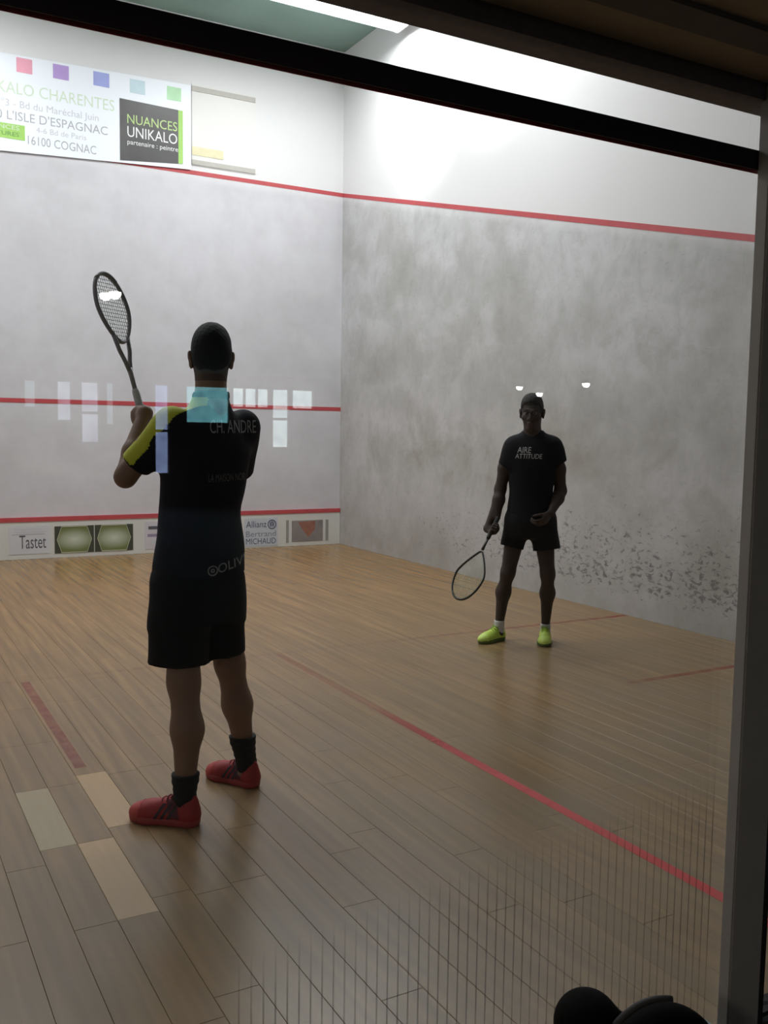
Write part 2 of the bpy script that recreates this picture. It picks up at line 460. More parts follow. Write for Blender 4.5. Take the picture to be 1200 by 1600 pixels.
# fine vertical dark lines on the lower part of the near pane
def pane_line_mat():
    m, nt, b = new_mat('etched_line'); tr = N(nt, 'ShaderNodeBsdfTransparent'); mx = N(nt, 'ShaderNodeMixShader')
    b.inputs['Base Color'].default_value = (0.05, 0.045, 0.035, 1); b.inputs['Roughness'].default_value = 0.9
    g = N(nt, 'ShaderNodeNewGeometry'); sp = N(nt, 'ShaderNodeSeparateXYZ'); nt.links.new(g.outputs['Position'], sp.inputs[0])
    top = mth(nt, 'ADD', mth(nt, 'MULTIPLY', sp.outputs['X'], 0.13), 0.385)
    f = mth(nt, 'MULTIPLY', ramp(nt, mth(nt, 'SUBTRACT', top, sp.outputs['Z']), 0.0, 0.14), mth(nt, 'ADD', mth(nt, 'MULTIPLY', ramp(nt, noise(nt, g.outputs['Position'], 2.5, 3), 0.35, 0.65), 0.18), 0.14))
    nt.links.new(f, mx.inputs[0]); nt.links.new(tr.outputs[0], mx.inputs[1]); nt.links.new(b.outputs[0], mx.inputs[2])
    nt.links.new(mx.outputs[0], nt.nodes['Material Output'].inputs['Surface'])
    return m
bm = bmesh.new()
for q in range(52):
    x = 1.32 + q * 0.0242; add_box(bm, x, x + 0.0034, G0 - 0.0006, G0 - 0.0002, 0.03, 0.385 + 0.13 * x)
tag(obj('pane_lines', bm, pane_line_mat(), back), kind='stuff')

# hall on the viewer's side
HX0, HX1, HY = -5.0, 17.0, -16.5
tag(box('floor_hall', HX0, HX1, HY, -0.03, -0.12, 0.0, M['hall_floor']), 'dark floor of the viewing hall', kind='structure')
sof = tag(box('ceiling_hall_soffit', HX0, HX1, -1.2, -0.03, 2.34, 2.62, M['soffit']), 'low brown soffit above the glass wall', kind='structure')
box('soffit_batten', HX0, HX1, -0.235, -0.155, 2.328, 2.34, M['batten'], sof)
tag(box('ceiling_hall', HX0, HX1, HY, -1.2, 2.6, 2.72, M['hall_ceil']), 'dim ceiling of the viewing hall', kind='structure')
tag(box('wall_hall_left', HX0 - 0.15, HX0, HY, 0, 0, 2.72, M['hall_wall']), 'side wall of the viewing hall', kind='structure')
tag(box('wall_hall_right', HX1, HX1 + 0.15, HY, 0, 0, 2.72, M['hall_wall']), 'far side wall of the viewing hall', kind='structure')
for xa, xb in ((HX0, -0.2), (W + 0.2, HX1)):
    tag(box('wall_hall_front', xa, xb, -0.1, 0, 0, 2.72, M['hall_wall']), 'hall wall beside the court', kind='structure')
# window wall: piers, sill and head around real openings
WINS = [(3.40, 3.62, 1.85, 0), (3.97, 4.24, 1.62, 1), (4.40, 4.74, 1.22, 1), (4.86, 5.02, 1.55, 0), (5.78, 6.07, 0.62, 2), (6.40, 7.30, 1.62, 3), (7.36, 8.16, 1.95, 4), (8.22, 8.60, 1.14, 4), (8.66, 9.16, 1.95, 4)]
WCOL = [((0.55, 0.72, 0.80), 0.5), ((0.66, 0.72, 0.95), 0.8), ((0.42, 0.54, 1.0), 1.0), ((0.30, 0.80, 1.0), 0.95), ((0.75, 0.93, 1.0), 1.5)]
bm = bmesh.new(); xs = HX0
for a, b_, zs, _ in WINS:
    add_box(bm, xs, a, HY - 0.2, HY, 0, 2.72); add_box(bm, a, b_, HY - 0.2, HY, 0, zs); add_box(bm, a, b_, HY - 0.2, HY, 2.36, 2.72); xs = b_
add_box(bm, xs, HX1, HY - 0.2, HY, 0, 2.72)
tag(obj('wall_hall_back', bm, M['hall_wall']), 'far hall wall pierced by daylit windows', kind='structure')
for i, (a, b_, zs, ck) in enumerate(WINS):
    w_ = empty('window_%d' % (i + 1), (a, HY - 0.1, zs)); tag(w_, 'daylit hall window seen mirrored in the glass', kind='structure')
    ww, hh = b_ - a, 2.36 - zs
    box('pane', 0, ww, -0.01, 0, 0, hh, daylight(i, *WCOL[ck]), w_)
    bm = bmesh.new()
    t = 0.022
    add_box(bm, 0, t, 0, 0.06, 0, hh); add_box(bm, ww - t, ww, 0, 0.06, 0, hh); add_box(bm, t, ww - t, 0, 0.06, 0, t); add_box(bm, t, ww - t, 0, 0.06, hh - t, hh)
    nb = 1 if ck == 3 else int(ww / 0.26)
    for q in range(1, nb): add_box(bm, ww * q / nb - 0.02, ww * q / nb + 0.02, 0, 0.05, t, hh - t)
    if hh > 1.0: add_box(bm, t, ww - t, 0, 0.05, hh * 0.47, hh * 0.47 + 0.05)
    obj('window_frame', bm, M['post'], w_)

# ================================================================== ceiling lights over the court
def fixture(x0, x1, y, label):
    z = 6.13
    e = empty('fluorescent_light', ((x0 + x1) / 2, y, z)); tag(e, label, 'light', 'fluorescent fixtures across the court ceiling')
    h = (x1 - x0) / 2
    bm = bmesh.new(); add_box(bm, -h, h, -0.17, 0.17, 0.07, 0.13, 0.01); obj('housing', bm, M['white'], e)
    for s in (-1, 1):
        bm = bmesh.new(); tube_bm(bm, [(-h + 0.05, s * 0.085, 0.005), (h - 0.05, s * 0.085, 0.005)], 0.068, 16); obj('tube', bm, M['tube'], e, True)
        bm = bmesh.new()
        add_box(bm, s * (h - 0.05) - 0.025, s * (h - 0.05) + 0.025, -0.15, 0.15, -0.05, 0.07); obj('lamp_holder', bm, M['white'], e)
        bm = bmesh.new(); tube_bm(bm, [(s * h * 0.7, 0, 0.12), (s * h * 0.7, 0, H - z - 0.03)], 0.006, 6); obj('suspension_rod', bm, M['white'], e)
    ld = bpy.data.lights.new('tube_light', 'AREA'); ld.shape = 'RECTANGLE'; ld.size = 2 * h - 0.1; ld.size_y = 0.16; ld.energy = LAMP_POWER; ld.color = (0.985, 0.982, 1.0)
    lo = bpy.data.objects.new('tube_light', ld); lo.location = (0, 0, -0.08); link(lo, e)
fixture(3.93, 6.33, 8.05, 'white fluorescent tube fixture hanging near the right wall, ending at the bright patch')
fixture(0.2, 2.6, 8.05, 'white fluorescent tube fixture over the front left of the court, out of the frame')
fixture(3.85, 6.25, 5.5, 'white fluorescent tube fixture over the middle right of the court, out of the frame')
fixture(0.2, 2.6, 5.5, 'white fluorescent tube fixture over the middle left of the court, out of the frame')

# floodlights under the ceiling, aimed high at the right wall
def floodlight(loc, aim, power, ang, label):
    e = empty('floodlight', loc); tag(e, label, 'light', 'floodlights aimed at the right wall')
    dv = (Vector(aim) - Vector(loc)).normalized(); e.rotation_euler = dv.to_track_quat('-Z', 'Y').to_euler()
    bm = bmesh.new(); tube_bm(bm, [(0, 0, 0.20), (0, 0, 0.16), (0, 0, 0.02), (0, 0, 0.0)], [0.05, 0.09, 0.11, 0.13], 20); obj('housing', bm, M['gasket'], e, True)
    bm = bmesh.new(); disc_bm(bm, (0, 0, -0.006), 0.10, 0.004); obj('lens', bm, M['tube'], e)
    bm = bmesh.new(); tube_bm(bm, [(0, 0, 0.18), tuple(e.rotation_euler.to_matrix().inverted() @ (Vector((loc[0], loc[1], H)) - Vector(loc)))], 0.012, 8); obj('bracket', bm, M['gasket'], e, True)
    sd_ = bpy.data.lights.new('flood_beam', 'SPOT'); sd_.energy = power; sd_.spot_size = R(ang); sd_.spot_blend = 1.0; sd_.shadow_soft_size = 0.08; sd_.color = (0.97, 0.98, 1.0)
    so_ = bpy.data.objects.new('flood_beam', sd_); so_.location = (0, 0, -0.03); link(so_, e)
floodlight((3.4, 5.6, 6.1), (6.4, 7.62, 4.80), 480.0, 21, 'black floodlight aimed at the bright patch on the right wall, out of the frame')
floodlight((3.2, 4.2, 6.1), (6.4, 6.25, 5.05), 400.0, 22, 'black floodlight aimed at the second bright patch further back, out of the frame')

# hall downlights, seen as mirror dots in the glass
for (x, y, z, r, lab) in ((2.305, -5.30, 2.45, 0.040, 'round hall downlight mirrored on the raised racket strings'), (2.345, -5.19, 2.45, 0.040, 'round hall downlight just beside the one mirrored on the racket'),
                  (12.46, -13.82, 2.45, 0.062, 'hall downlight mirrored as the dot left above the far player'), (14.65, -15.93, 2.45, 0.075, 'hall downlight mirrored as the dot touching the far player\'s hair'),
                  (12.55, -11.93, 2.45, 0.065, 'hall downlight mirrored as the dot right of the far player')):
    e = empty('downlight', (x, y, z)); tag(e, lab, 'light', 'downlights of the viewing hall')
    bm = bmesh.new(); disc_bm(bm, (0, 0, 0.01), r * 1.25, 0.14); obj('housing', bm, M['white'], e)
    bm = bmesh.new()
    bmesh.ops.create_uvsphere(bm, u_segments=14, v_segments=8, radius=r); obj('bulb', bm, M['spot'], e, True)

e = empty('hall_fill_lamp', (-1.6, -2.6, 2.6)); tag(e, 'unseen round opal fill lamp added in the hall to brighten post and soffit', 'light')  # unseen fill lamp, added to lift the post and soffit
bm = bmesh.new(); disc_bm(bm, (0, 0, -0.03), 0.24, 0.03, seg=28); obj('base', bm, M['white'], e)
bm = bmesh.new(); bmesh.ops.create_uvsphere(bm, u_segments=24, v_segments=10, radius=0.2, matrix=Matrix.Translation((0, 0, -0.03)) @ Matrix.Diagonal((1, 1, 0.4, 1))); obj('opal_shade', bm, emit_mat('lit_fill_opal', (1.0, 0.93, 0.84), HALL_FILL), e, True)

# ================================================================== banner, sign, tin
M['sheet'] = mat('banner_sheet', (0.84, 0.87, 0.93), 0.45, var=0.03, scale=2)
M['g_txt'] = mat('pale_green_print', (0.62, 0.73, 0.58), 0.5)
M['grey_txt'] = mat('grey_print', (0.40, 0.41, 0.45), 0.5)
M['mid_txt'] = mat('mid_grey_print', (0.56, 0.57, 0.62), 0.5)
M['dk_txt'] = mat('dark_print', (0.10, 0.10, 0.12), 0.5)
M['lime'] = mat('lime_print', (0.36, 0.62, 0.14), 0.5)
M['limetext'] = mat('lime_lettering', (0.50, 0.66, 0.26), 0.5)
M['wht_txt'] = mat('white_print', (0.85, 0.85, 0.85), 0.5, var=0.02)
M['dim_txt'] = mat('dim_white_print', (0.55, 0.55, 0.56), 0.5)
M['darkpanel'] = mat('dark_panel_print', (0.075, 0.072, 0.072), 0.4, scale=2.5, var=0.6)
bn = empty('sponsor_banner', (0, L - 0.014, 0)); tag(bn, 'white paint-shop banner with coloured squares high on the front wall', 'banner')
yb = -0.009
prism('sheet', [(1.3, -0.002, 4.47), (4.345, -0.002, 4.62), (4.345, -0.002, 5.60), (1.3, -0.002, 5.53)], (0, -0.006, 0), M['sheet'], bn)
for x0, x1, c, z0 in ((1.96, 2.12, (0.85, 0.45, 0.25), 5.375), (2.384, 2.548, (0.80, 0.36, 0.46), 5.378), (2.767, 2.937, (0.44, 0.30, 0.62), 5.385), (3.206, 3.384, (0.34, 0.38, 0.72), 5.39), (3.619, 3.796, (0.54, 0.68, 0.75), 5.385), (4.055, 4.225, (0.46, 0.74, 0.46), 5.385)):
    box('colour_square', x0, x1, yb - 0.002, yb, z0, z0 + 0.155, mat('square_print', c, 0.5, var=0.15, scale=8), bn)
TL = R(1.4)
wall_text('lettering', 'UNIKALO CHARENTES', 3.44, 5.14, yb, M['g_txt'], bn, 1.52, 0.125, 'RIGHT', tilt=0)
wall_text('lettering', 'Z.I. N°3 - Bd du Maréchal Juin', 3.26, 5.00, yb, M['mid_txt'], bn, 1.30, 0.075, 'RIGHT')
wall_text('lettering', "16340 L'ISLE D'ESPAGNAC", 3.36, 4.86, yb, M['grey_txt'], bn, 1.42, 0.095, 'RIGHT')
wall_text('lettering', '4-6 Bd de Paris', 2.58, 4.765, yb, M['mid_txt'], bn, 0.54, 0.06)
wall_text('lettering', '16100 COGNAC', 2.49, 4.625, yb, M['grey_txt'], bn, 0.74, 0.095)
gb = box('green_box', 1.9, 2.46, yb - 0.002, yb, 4.655, 4.815, M['lime'], bn)
wall_text('lettering', 'NUANCES', 2.0, 4.755, yb - 0.004, M['g_txt'], gb, 0.40, 0.045)
wall_text('lettering', 'PEINTURES', 2.0, 4.685, yb - 0.004, mat('green_print', (0.12, 0.30, 0.08), 0.5), gb, 0.40, 0.045)
dp = prism('dark_panel', [(3.50, yb, 4.605), (4.19, yb, 4.665), (4.19, yb, 5.285), (3.50, yb, 5.30)], (0, -0.003, 0), M['darkpanel'], bn)
prism('green_strip', [(4.19, yb, 4.665), (4.245, yb, 4.67), (4.245, yb, 5.285), (4.19, yb, 5.285)], (0, -0.003, 0), M['lime'], bn)
wall_text('lettering', 'NUANCES', 3.585, 5.035, yb - 0.005, M['limetext'], dp, 0.59, 0.105)
wall_text('lettering', 'UNIKALO', 3.585, 4.885, yb - 0.005, M['wht_txt'], dp, 0.59, 0.12)
wall_text('lettering', 'partenaire : peintre', 3.585, 4.80, yb - 0.005, M['wht_txt'], dp, 0.60, 0.055)

sg = empty('wall_sign', (0, L, 0)); tag(sg, 'blank white wall sign with grey bars, right of the sponsor banner', 'sign')
box('board', 4.362, 5.175, -0.008, -0.001, 4.68, 5.63, mat('sign_board', (0.745, 0.737, 0.71), 0.5, var=0.03), sg)
bar = mat('sign_bar', (0.47, 0.45, 0.41), 0.5)
box('bar', 4.362, 5.170, -0.016, -0.008, 5.545, 5.605, bar, sg)
box('bar', 4.362, 5.170, -0.016, -0.008, 4.69, 4.745, bar, sg)
box('yellow_block', 4.362, 4.755, -0.013, -0.008, 4.80, 4.90, mat('sign_yellow', (0.74, 0.68, 0.44), 0.5), sg)

tn = empty('tin', (0, L, 0)); tag(tn, 'white tin with red top strip and sponsor stickers along the front wall', 'tin')
box('panel', 0.005, W - 0.005, -0.03, -0.001, 0.002, 0.43, mat('tin_white', (0.66, 0.66, 0.63), 0.5, var=0.06, scale=2), tn)
box('top_strip', 0.005, W - 0.005, -0.036, -0.001, 0.43, 0.48, M['red'], tn)
ys = -0.033
def sticker(name, x0, x1, z0, z1, m): return box(name, x0, x1, ys, -0.0301, z0, z1, m, tn)
stk_w = mat('sticker_white', (0.62, 0.63, 0.66), 0.5, var=0.05)
s1 = sticker('sticker', 2.22, 2.66, 0.06, 0.385, stk_w)
wall_text('lettering', 'Tastet', 2.325, 0.125, ys - 0.001, M['dk_txt'], s1, 0.29, 0.155)
for q, (zq, wq) in enumerate(((0.335, 0.30), (0.305, 0.34))): box('print_stripe', 2.27, 2.27 + wq, ys - 0.001, ys, zq, zq + 0.016, M['mid_txt'], s1)
box('print_stripe', 2.25, 2.60, ys - 0.001, ys, 0.282, 0.290, M['grey_txt'], s1)
def green_mat(cx, cz):
    m, nt, b = new_mat('green_photo_print')
    g = N(nt, 'ShaderNodeNewGeometry'); mp = N(nt, 'ShaderNodeMapping', vector_type='POINT')
    nt.links.new(g.outputs['Position'], mp.inputs['Vector'])
    mp.inputs['Location'].default_value = (-cx * 3.6, 0, -cz * 6.5); mp.inputs['Scale'].default_value = (3.6, 0, 6.5)
    ln = N(nt, 'ShaderNodeVectorMath', operation='LENGTH'); nt.links.new(mp.outputs[0], ln.inputs[0])
    col = mix(nt, ramp(nt, ln.outputs['Value'], 0.0, 0.85), (0.62, 0.66, 0.55), (0.17, 0.20, 0.07))
    nt.links.new(col, b.inputs['Base Color']); b.inputs['Roughness'].default_value = 0.5
    return m
M['darkgreen'] = mat('dark_green_print', (0.055, 0.06, 0.04), 0.5)
M['hexline'] = mat('hexagon_outline', (0.55, 0.56, 0.42), 0.5)
for x0, x1 in ((2.71, 3.155), (3.165, 3.615)):
    s = sticker('green_sticker', x0, x1, 0.05, 0.368, M['darkgreen'])
    cx, cz, hw, hh = (x0 + x1) / 2, 0.209, 0.195, 0.152
    hexp = [(cx - hw, ys, cz), (cx - hw * 0.74, ys, cz - hh), (cx + hw * 0.74, ys, cz - hh), (cx + hw, ys, cz), (cx + hw * 0.74, ys, cz + hh), (cx - hw * 0.74, ys, cz + hh)]
    prism('hexagon', hexp, (0, -0.001, 0), green_mat(cx, cz), s)
    bm = bmesh.new(); tube_bm(bm, [(p[0], ys - 0.001, p[2]) for p in hexp], 0.004, 6, True); obj('hexagon_outline', bm, M['hexline'], s)
s3 = sticker('sticker', 3.76, 4.25, 0.05, 0.385, mat('sticker_lilac', (0.60, 0.57, 0.62), 0.5, var=0.06))
box('print_stripe', 3.80, 4.20, ys - 0.001, ys, 0.29, 0.33, M['dk_txt'], s3)
box('print_stripe', 3.79, 4.1, ys - 0.001, ys, 0.20, 0.235, mat('purple_print', (0.30, 0.24, 0.36), 0.5), s3)
box('print_stripe', 3.82, 4.18, ys - 0.001, ys, 0.12, 0.15, M['mid_txt'], s3)
s4 = sticker('sticker', 5.03, 5.49, 0.02, 0.385, mat('sticker_blueish', (0.55, 0.58, 0.64), 0.5, var=0.05))
navy = mat('navy_print', (0.06, 0.07, 0.14), 0.5)
wall_text('lettering', 'Allianz', 5.055, 0.265, ys - 0.001, navy, s4, 0.28, 0.085)
bm = bmesh.new()
tube_bm(bm, [(5.41 + 0.055 * math.cos(a * math.pi / 12), ys - 0.001, 0.30 + 0.055 * math.sin(a * math.pi / 12)) for a in range(24)], 0.006, 6, True)
for q in (-1, 0, 1): add_box(bm, 5.41 + q * 0.022 - 0.006, 5.41 + q * 0.022 + 0.006, ys - 0.003, ys, 0.27, 0.33 + (0.012 if q == 0 else 0))
obj('round_emblem', bm, navy, s4)
wall_text('lettering', 'Bertrand', 5.055, 0.145, ys - 0.001, mat('slate_print', (0.20, 0.21, 0.28), 0.5), s4, 0.41, 0.075)
wall_text('lettering', 'MICHAUD', 5.055, 0.05, ys - 0.001, navy, s4, 0.41, 0.075)
gm = mat('grey_side_bar', (0.30, 0.30, 0.29), 0.5)
s5 = sticker('photo_sticker', 5.69, 6.14, 0.055, 0.335, mat('brown_photo_print', (0.27, 0.24, 0.235), 0.5, scale=5, var=0.35))
prism('red_shape', [(5.78, ys, 0.315), (6.03, ys, 0.325), (6.02, ys, 0.21), (5.93, ys, 0.11), (5.84, ys, 0.22)], (0, -0.001, 0), mat('rust_print', (0.33, 0.14, 0.10), 0.5, scale=14, var=0.5), s5)
sticker('side_bar', 5.61, 5.648, 0.045, 0.345, gm); sticker('side_bar', 6.18, 6.222, 0.055, 0.335, gm)

# ================================================================== solid modelling by distance fields
class Field:
    """union of smooth solids on a voxel grid, turned into one continuous skin by surface nets"""
    def __init__(self, vox): self.vox = vox; self.items = []
    def _add(self, fn, lo, hi, k, op='u'): self.items.append((fn, np.array(lo, float), np.array(hi, float), k, op))
    def cone(self, a, b, ra, rb, k=0.03, op='u', cut=None, sq=None):
        a = np.array(a, float); b = np.array(b, float); ab = b - a; bb = float(ab @ ab) + 1e-12
        def fn(X, Y, Z):
            px, py, pz = X - a[0], Y - a[1], Z - a[2]
            t = np.clip((px * ab[0] + py * ab[1] + pz * ab[2]) / bb, 0, 1)
            d = np.sqrt((px - t * ab[0]) ** 2 + (py - t * ab[1]) ** 2 + (pz - t * ab[2]) ** 2) - (ra + (rb - ra) * t)
            if cut is not None:
                n = np.array(cut[1], float); n /= np.linalg.norm(n); c = cut[0]
                d = np.maximum(d, (X - c[0]) * n[0] + (Y - c[1]) * n[1] + (Z - c[2]) * n[2])
            return d
        R_ = max(ra, rb)
        self._add(fn, np.minimum(a, b) - R_, np.maximum(a, b) + R_, k, op)
    def ell(self, c, rad, axes=None, k=0.03, op='u'):
        c = np.array(c, float); rad = np.array(rad, float); A = np.eye(3) if axes is None else np.array(axes, float)   # rows = local axes
        def fn(X, Y, Z):
            p = [X - c[0], Y - c[1], Z - c[2]]
            q = [(A[i, 0] * p[0] + A[i, 1] * p[1] + A[i, 2] * p[2]) for i in range(3)]
            k0 = np.sqrt(sum((q[i] / rad[i]) ** 2 for i in range(3))); k1 = np.sqrt(sum((q[i] / rad[i] ** 2) ** 2 for i in range(3))) + 1e-9
            return k0 * (k0 - 1) / k1
        m = rad.max(); self._add(fn, c - m, c + m, k, op)
    def loft(self, rings, k=0.03, power=2.2):
        """rings (z, cx, cy, half width, half depth, turn)"""
        rg = np.array(rings, float); zz = np.arange(rg[0, 0], rg[-1, 0] + 1e-6, 0.005)
        cols = []
        for i in range(1, 6):
            v = np.interp(zz, rg[:, 0], rg[:, i]); vp = np.pad(v, 6, mode='edge'); cols.append(np.convolve(vp, np.ones(13) / 13, 'valid'))
        def fn(X, Y, Z):
            zf = Z.ravel(); v = [np.interp(zf, zz, c).reshape(Z.shape) for c in cols]
            x, y = X - v[0], Y - v[1]; cs, sn = np.cos(v[4]), np.sin(v[4])
            u = np.abs(x * cs + y * sn) / v[2]; w = np.abs(-x * sn + y * cs) / v[3]
            d = ((u ** power + w ** power) ** (1 / power) - 1) * np.minimum(v[2], v[3])
            return np.maximum(d, np.maximum(Z - zz[-1], zz[0] - Z))
        m = np.max(rg[:, 3:5]) * 1.1
        self._add(fn, (rg[:, 1].min() - m, rg[:, 2].min() - m, zz[0]), (rg[:, 1].max() + m, rg[:, 2].max() + m, zz[-1]), k)
    def func(self, fn, lo, hi, k, op): self._add(fn, lo, hi, k, op)
    def mesh(self, name, disp=None):
        v = self.vox
        ups = [i for i in self.items if i[4] == 'u']
        lo = np.min([i[1] for i in ups], 0) - 4 * v; hi = np.max([i[2] for i in ups], 0) + 4 * v
        n = np.ceil((hi - lo) / v).astype(int) + 1
        ax = [lo[i] + v * np.arange(n[i]) for i in range(3)]
        D = np.full(n, 0.2, np.float32)
        for fn, a, b, k, op in self.items:
            mg = k + 3 * v
            i0 = np.clip(((a - mg - lo) / v).astype(int), 0, n - 1); i1 = np.clip(((b + mg - lo) / v).astype(int) + 2, 1, n)
            if (i1 <= i0).any(): continue
            sl = tuple(slice(i0[j], i1[j]) for j in range(3))
            X = ax[0][sl[0]][:, None, None]; Y = ax[1][sl[1]][None, :, None]; Z = ax[2][sl[2]][None, None, :]
            d = fn(X, Y, Z); S = D[sl]
            if op == 'u':
                h = np.maximum(k - np.abs(S - d), 0) / k if k > 0 else 0
                D[sl] = np.minimum(S, d) - h * h * k / 4
            elif op == 's':
                h = np.maximum(k - np.abs(S + d), 0) / k if k > 0 else 0
                D[sl] = np.maximum(S, -d) + h * h * k / 4
            elif op == 'i': D[sl] = np.maximum(S, d)
        if disp is not None: D += disp(ax[0][:, None, None], ax[1][None, :, None], ax[2][None, None, :]).astype(np.float32)
        ins = D < 0
        # cell vertices
        c = np.zeros(n - 1, np.int8)
        for dx in (0, 1):
            for dy in (0, 1):
                for dz in (0, 1): c += ins[dx:n[0] - 1 + dx, dy:n[1] - 1 + dy, dz:n[2] - 1 + dz]
        idx = np.argwhere((c > 0) & (c < 8)); vid = np.full(n - 1, -1, np.int32); vid[tuple(idx.T)] = np.arange(len(idx))
        acc = np.zeros((len(idx), 3)); cnt = np.zeros(len(idx))
        corners = [(a_, b_, c_) for a_ in (0, 1) for b_ in (0, 1) for c_ in (0, 1)]
        for p in corners:
            for axis in range(3):
                if p[axis] == 1: continue
                q = list(p); q[axis] = 1
                ip = idx + np.array(p); iq = idx + np.array(q)
                dp_, dq = D[tuple(ip.T)], D[tuple(iq.T)]
                m = (dp_ < 0) != (dq < 0)
                t = np.where(m, dp_ / np.where(m, dp_ - dq, 1), 0)
                pt = np.tile(np.array(p, float), (len(idx), 1)); pt[:, axis] = t
                acc[m] += pt[m]; cnt[m] += 1
        co = (idx + acc / cnt[:, None]) * v + lo
        quads = []
        for axis in range(3):
            sl0 = [slice(None)] * 3; sl1 = [slice(None)] * 3
            sl0[axis] = slice(0, n[axis] - 1); sl1[axis] = slice(1, n[axis])
            a_, b_ = ins[tuple(sl0)], ins[tuple(sl1)]
            e = np.argwhere(a_ != b_); o1, o2 = (axis + 1) % 3, (axis + 2) % 3
            ok = (e[:, o1] > 0) & (e[:, o2] > 0) & (e[:, o1] < n[o1] - 1) & (e[:, o2] < n[o2] - 1); e = e[ok]
            flip = b_[tuple(e.T)]
            def cell(s1, s2):
                f = e.copy(); f[:, o1] -= s1; f[:, o2] -= s2; return vid[tuple(f.T)]
            q = np.stack([cell(1, 1), cell(0, 1), cell(0, 0), cell(1, 0)], 1)
            q[flip] = q[flip][:, ::-1]; quads.append(q)
        quads = np.concatenate(quads)
        me = bpy.data.meshes.new(name)
        me.vertices.add(len(co)); me.vertices.foreach_set('co', co.ravel())
        me.loops.add(quads.size); me.loops.foreach_set('vertex_index', quads.ravel().astype(np.int32))
        me.polygons.add(len(quads)); me.polygons.foreach_set('loop_start', np.arange(0, quads.size, 4, dtype=np.int32)); me.polygons.foreach_set('loop_total', np.full(len(quads), 4, np.int32))
        me.polygons.foreach_set('use_smooth', np.ones(len(quads), bool))
        me.update(calc_edges=True); me.validate()
        return me

def mesh_arrays(me):
    co = np.empty(len(me.vertices) * 3); me.vertices.foreach_get('co', co)
    no = np.empty(len(me.vertices) * 3); me.vertices.foreach_get('normal', no)
    return co.reshape(-1, 3), no.reshape(-1, 3)

def patch(name, me, pred, m, parent, off=0.002):
    """the faces of a skin that meet pred, lifted off it: a sewn-on or printed piece"""
    co, no = mesh_arrays(me)
    lp = np.empty(len(me.loops), np.int32); me.loops.foreach_get('vertex_index', lp); q = lp.reshape(-1, 4)
    ctr = co[q].mean(1); nrm = no[q].mean(1); keep = pred(ctr, nrm); q = q[keep]
    used, inv = np.unique(q, return_inverse=True); inv = inv.reshape(-1, 4)
    pm = bpy.data.meshes.new(name); pm.from_pydata((co[used] + no[used] * off).tolist(), [], inv.tolist())
    return obj(name, pm, m, parent, True)

def bvh_of(me):
    co, _ = mesh_arrays(me)
    return BVHTree.FromPolygons([Vector(c) for c in co], [tuple(p.vertices) for p in me.polygons])

def wrap_text(name, s, me, frame, direction, width, height, m, parent, shear=0.0, off=0.003, align='LEFT', extra=None):
    """lettering laid on a skin: frame maps text (x, y) to a point in front, thrown along direction onto the skin"""
    tm = text_mesh(s, width, height, 0, shear, align) if s else extra
    bm = bmesh.new(); bm.from_mesh(tm)
    for _ in range(2):
        es = [e for e in bm.edges if e.calc_length() > 0.012]
        if es: bmesh.ops.subdivide_edges(bm, edges=es, cuts=1, use_grid_fill=False)
    bmesh.ops.triangulate(bm, faces=bm.faces[:])
    tree = bvh_of(me); dr = Vector(direction).normalized(); dead = []
    for v in bm.verts:
        p = frame(v.co.x, v.co.y); hit = tree.ray_cast(p, dr, 1.5)
        if hit[0] is None: dead.append(v)
        else: v.co = hit[0] - dr * off
    bmesh.ops.delete(bm, geom=dead, context='VERTS')
    pm = bpy.data.meshes.new(name); bm.to_mesh(pm); bm.free()
    return obj(name, pm, m, parent)

def unit(v): v = np.array(v, float); return v / np.linalg.norm(v)

def head_frame(f, tilt=0.0):
    f = unit((f[0], f[1], 0)); x = np.array([f[1], -f[0], 0]); up = np.array([0, 0, 1.0])
    fy = f * math.cos(tilt) - up * math.sin(tilt); uz = np.cross(x, fy)
    return np.array([x, fy, uz])

def add_head(F, c, A, s=1.0):
    c = np.array(c, float)
    P = lambda x, y, z: c + s * (x * A[0] + y * A[1] + z * A[2])
    E = lambda x, y, z, rx, ry, rz, k=0.02, op='u': F.ell(P(x, y, z), (rx * s, ry * s, rz * s), A, k, op)
    E(0, -0.012, 0.028, 0.073, 0.094, 0.090); E(0, 0.030, -0.045, 0.057, 0.064, 0.080, 0.03); E(0, 0.066, -0.104, 0.026, 0.022, 0.020, 0.03)
    for q in (-1, 1):
        E(q * 0.043, 0.058, -0.030, 0.024, 0.024, 0.022, 0.02)
        E(q * 0.031, 0.103, 0.002, 0.016, 0.013, 0.009, 0.016, 's')
        F.cone(P(q * 0.012, 0.092, 0.019), P(q * 0.046, 0.080, 0.017), 0.009 * s, 0.008 * s, 0.012)
        E(q * 0.079, -0.006, -0.010, 0.009, 0.021, 0.034, 0.010); E(q * 0.086, -0.012, 0.006, 0.006, 0.016, 0.020, 0.008)
        E(q * 0.088, -0.002, -0.008, 0.006, 0.009, 0.014, 0.006, 's')
    F.cone(P(0, 0.090, 0.008), P(0, 0.109, -0.034), 0.008 * s, 0.013 * s, 0.012)
    for q in (-1, 1): E(q * 0.012, 0.098, -0.038, 0.009, 0.011, 0.008, 0.008)
    E(0, 0.090, -0.066, 0.023, 0.010, 0.006, 0.006); E(0, 0.088, -0.079, 0.020, 0.010, 0.007, 0.006)
    return P

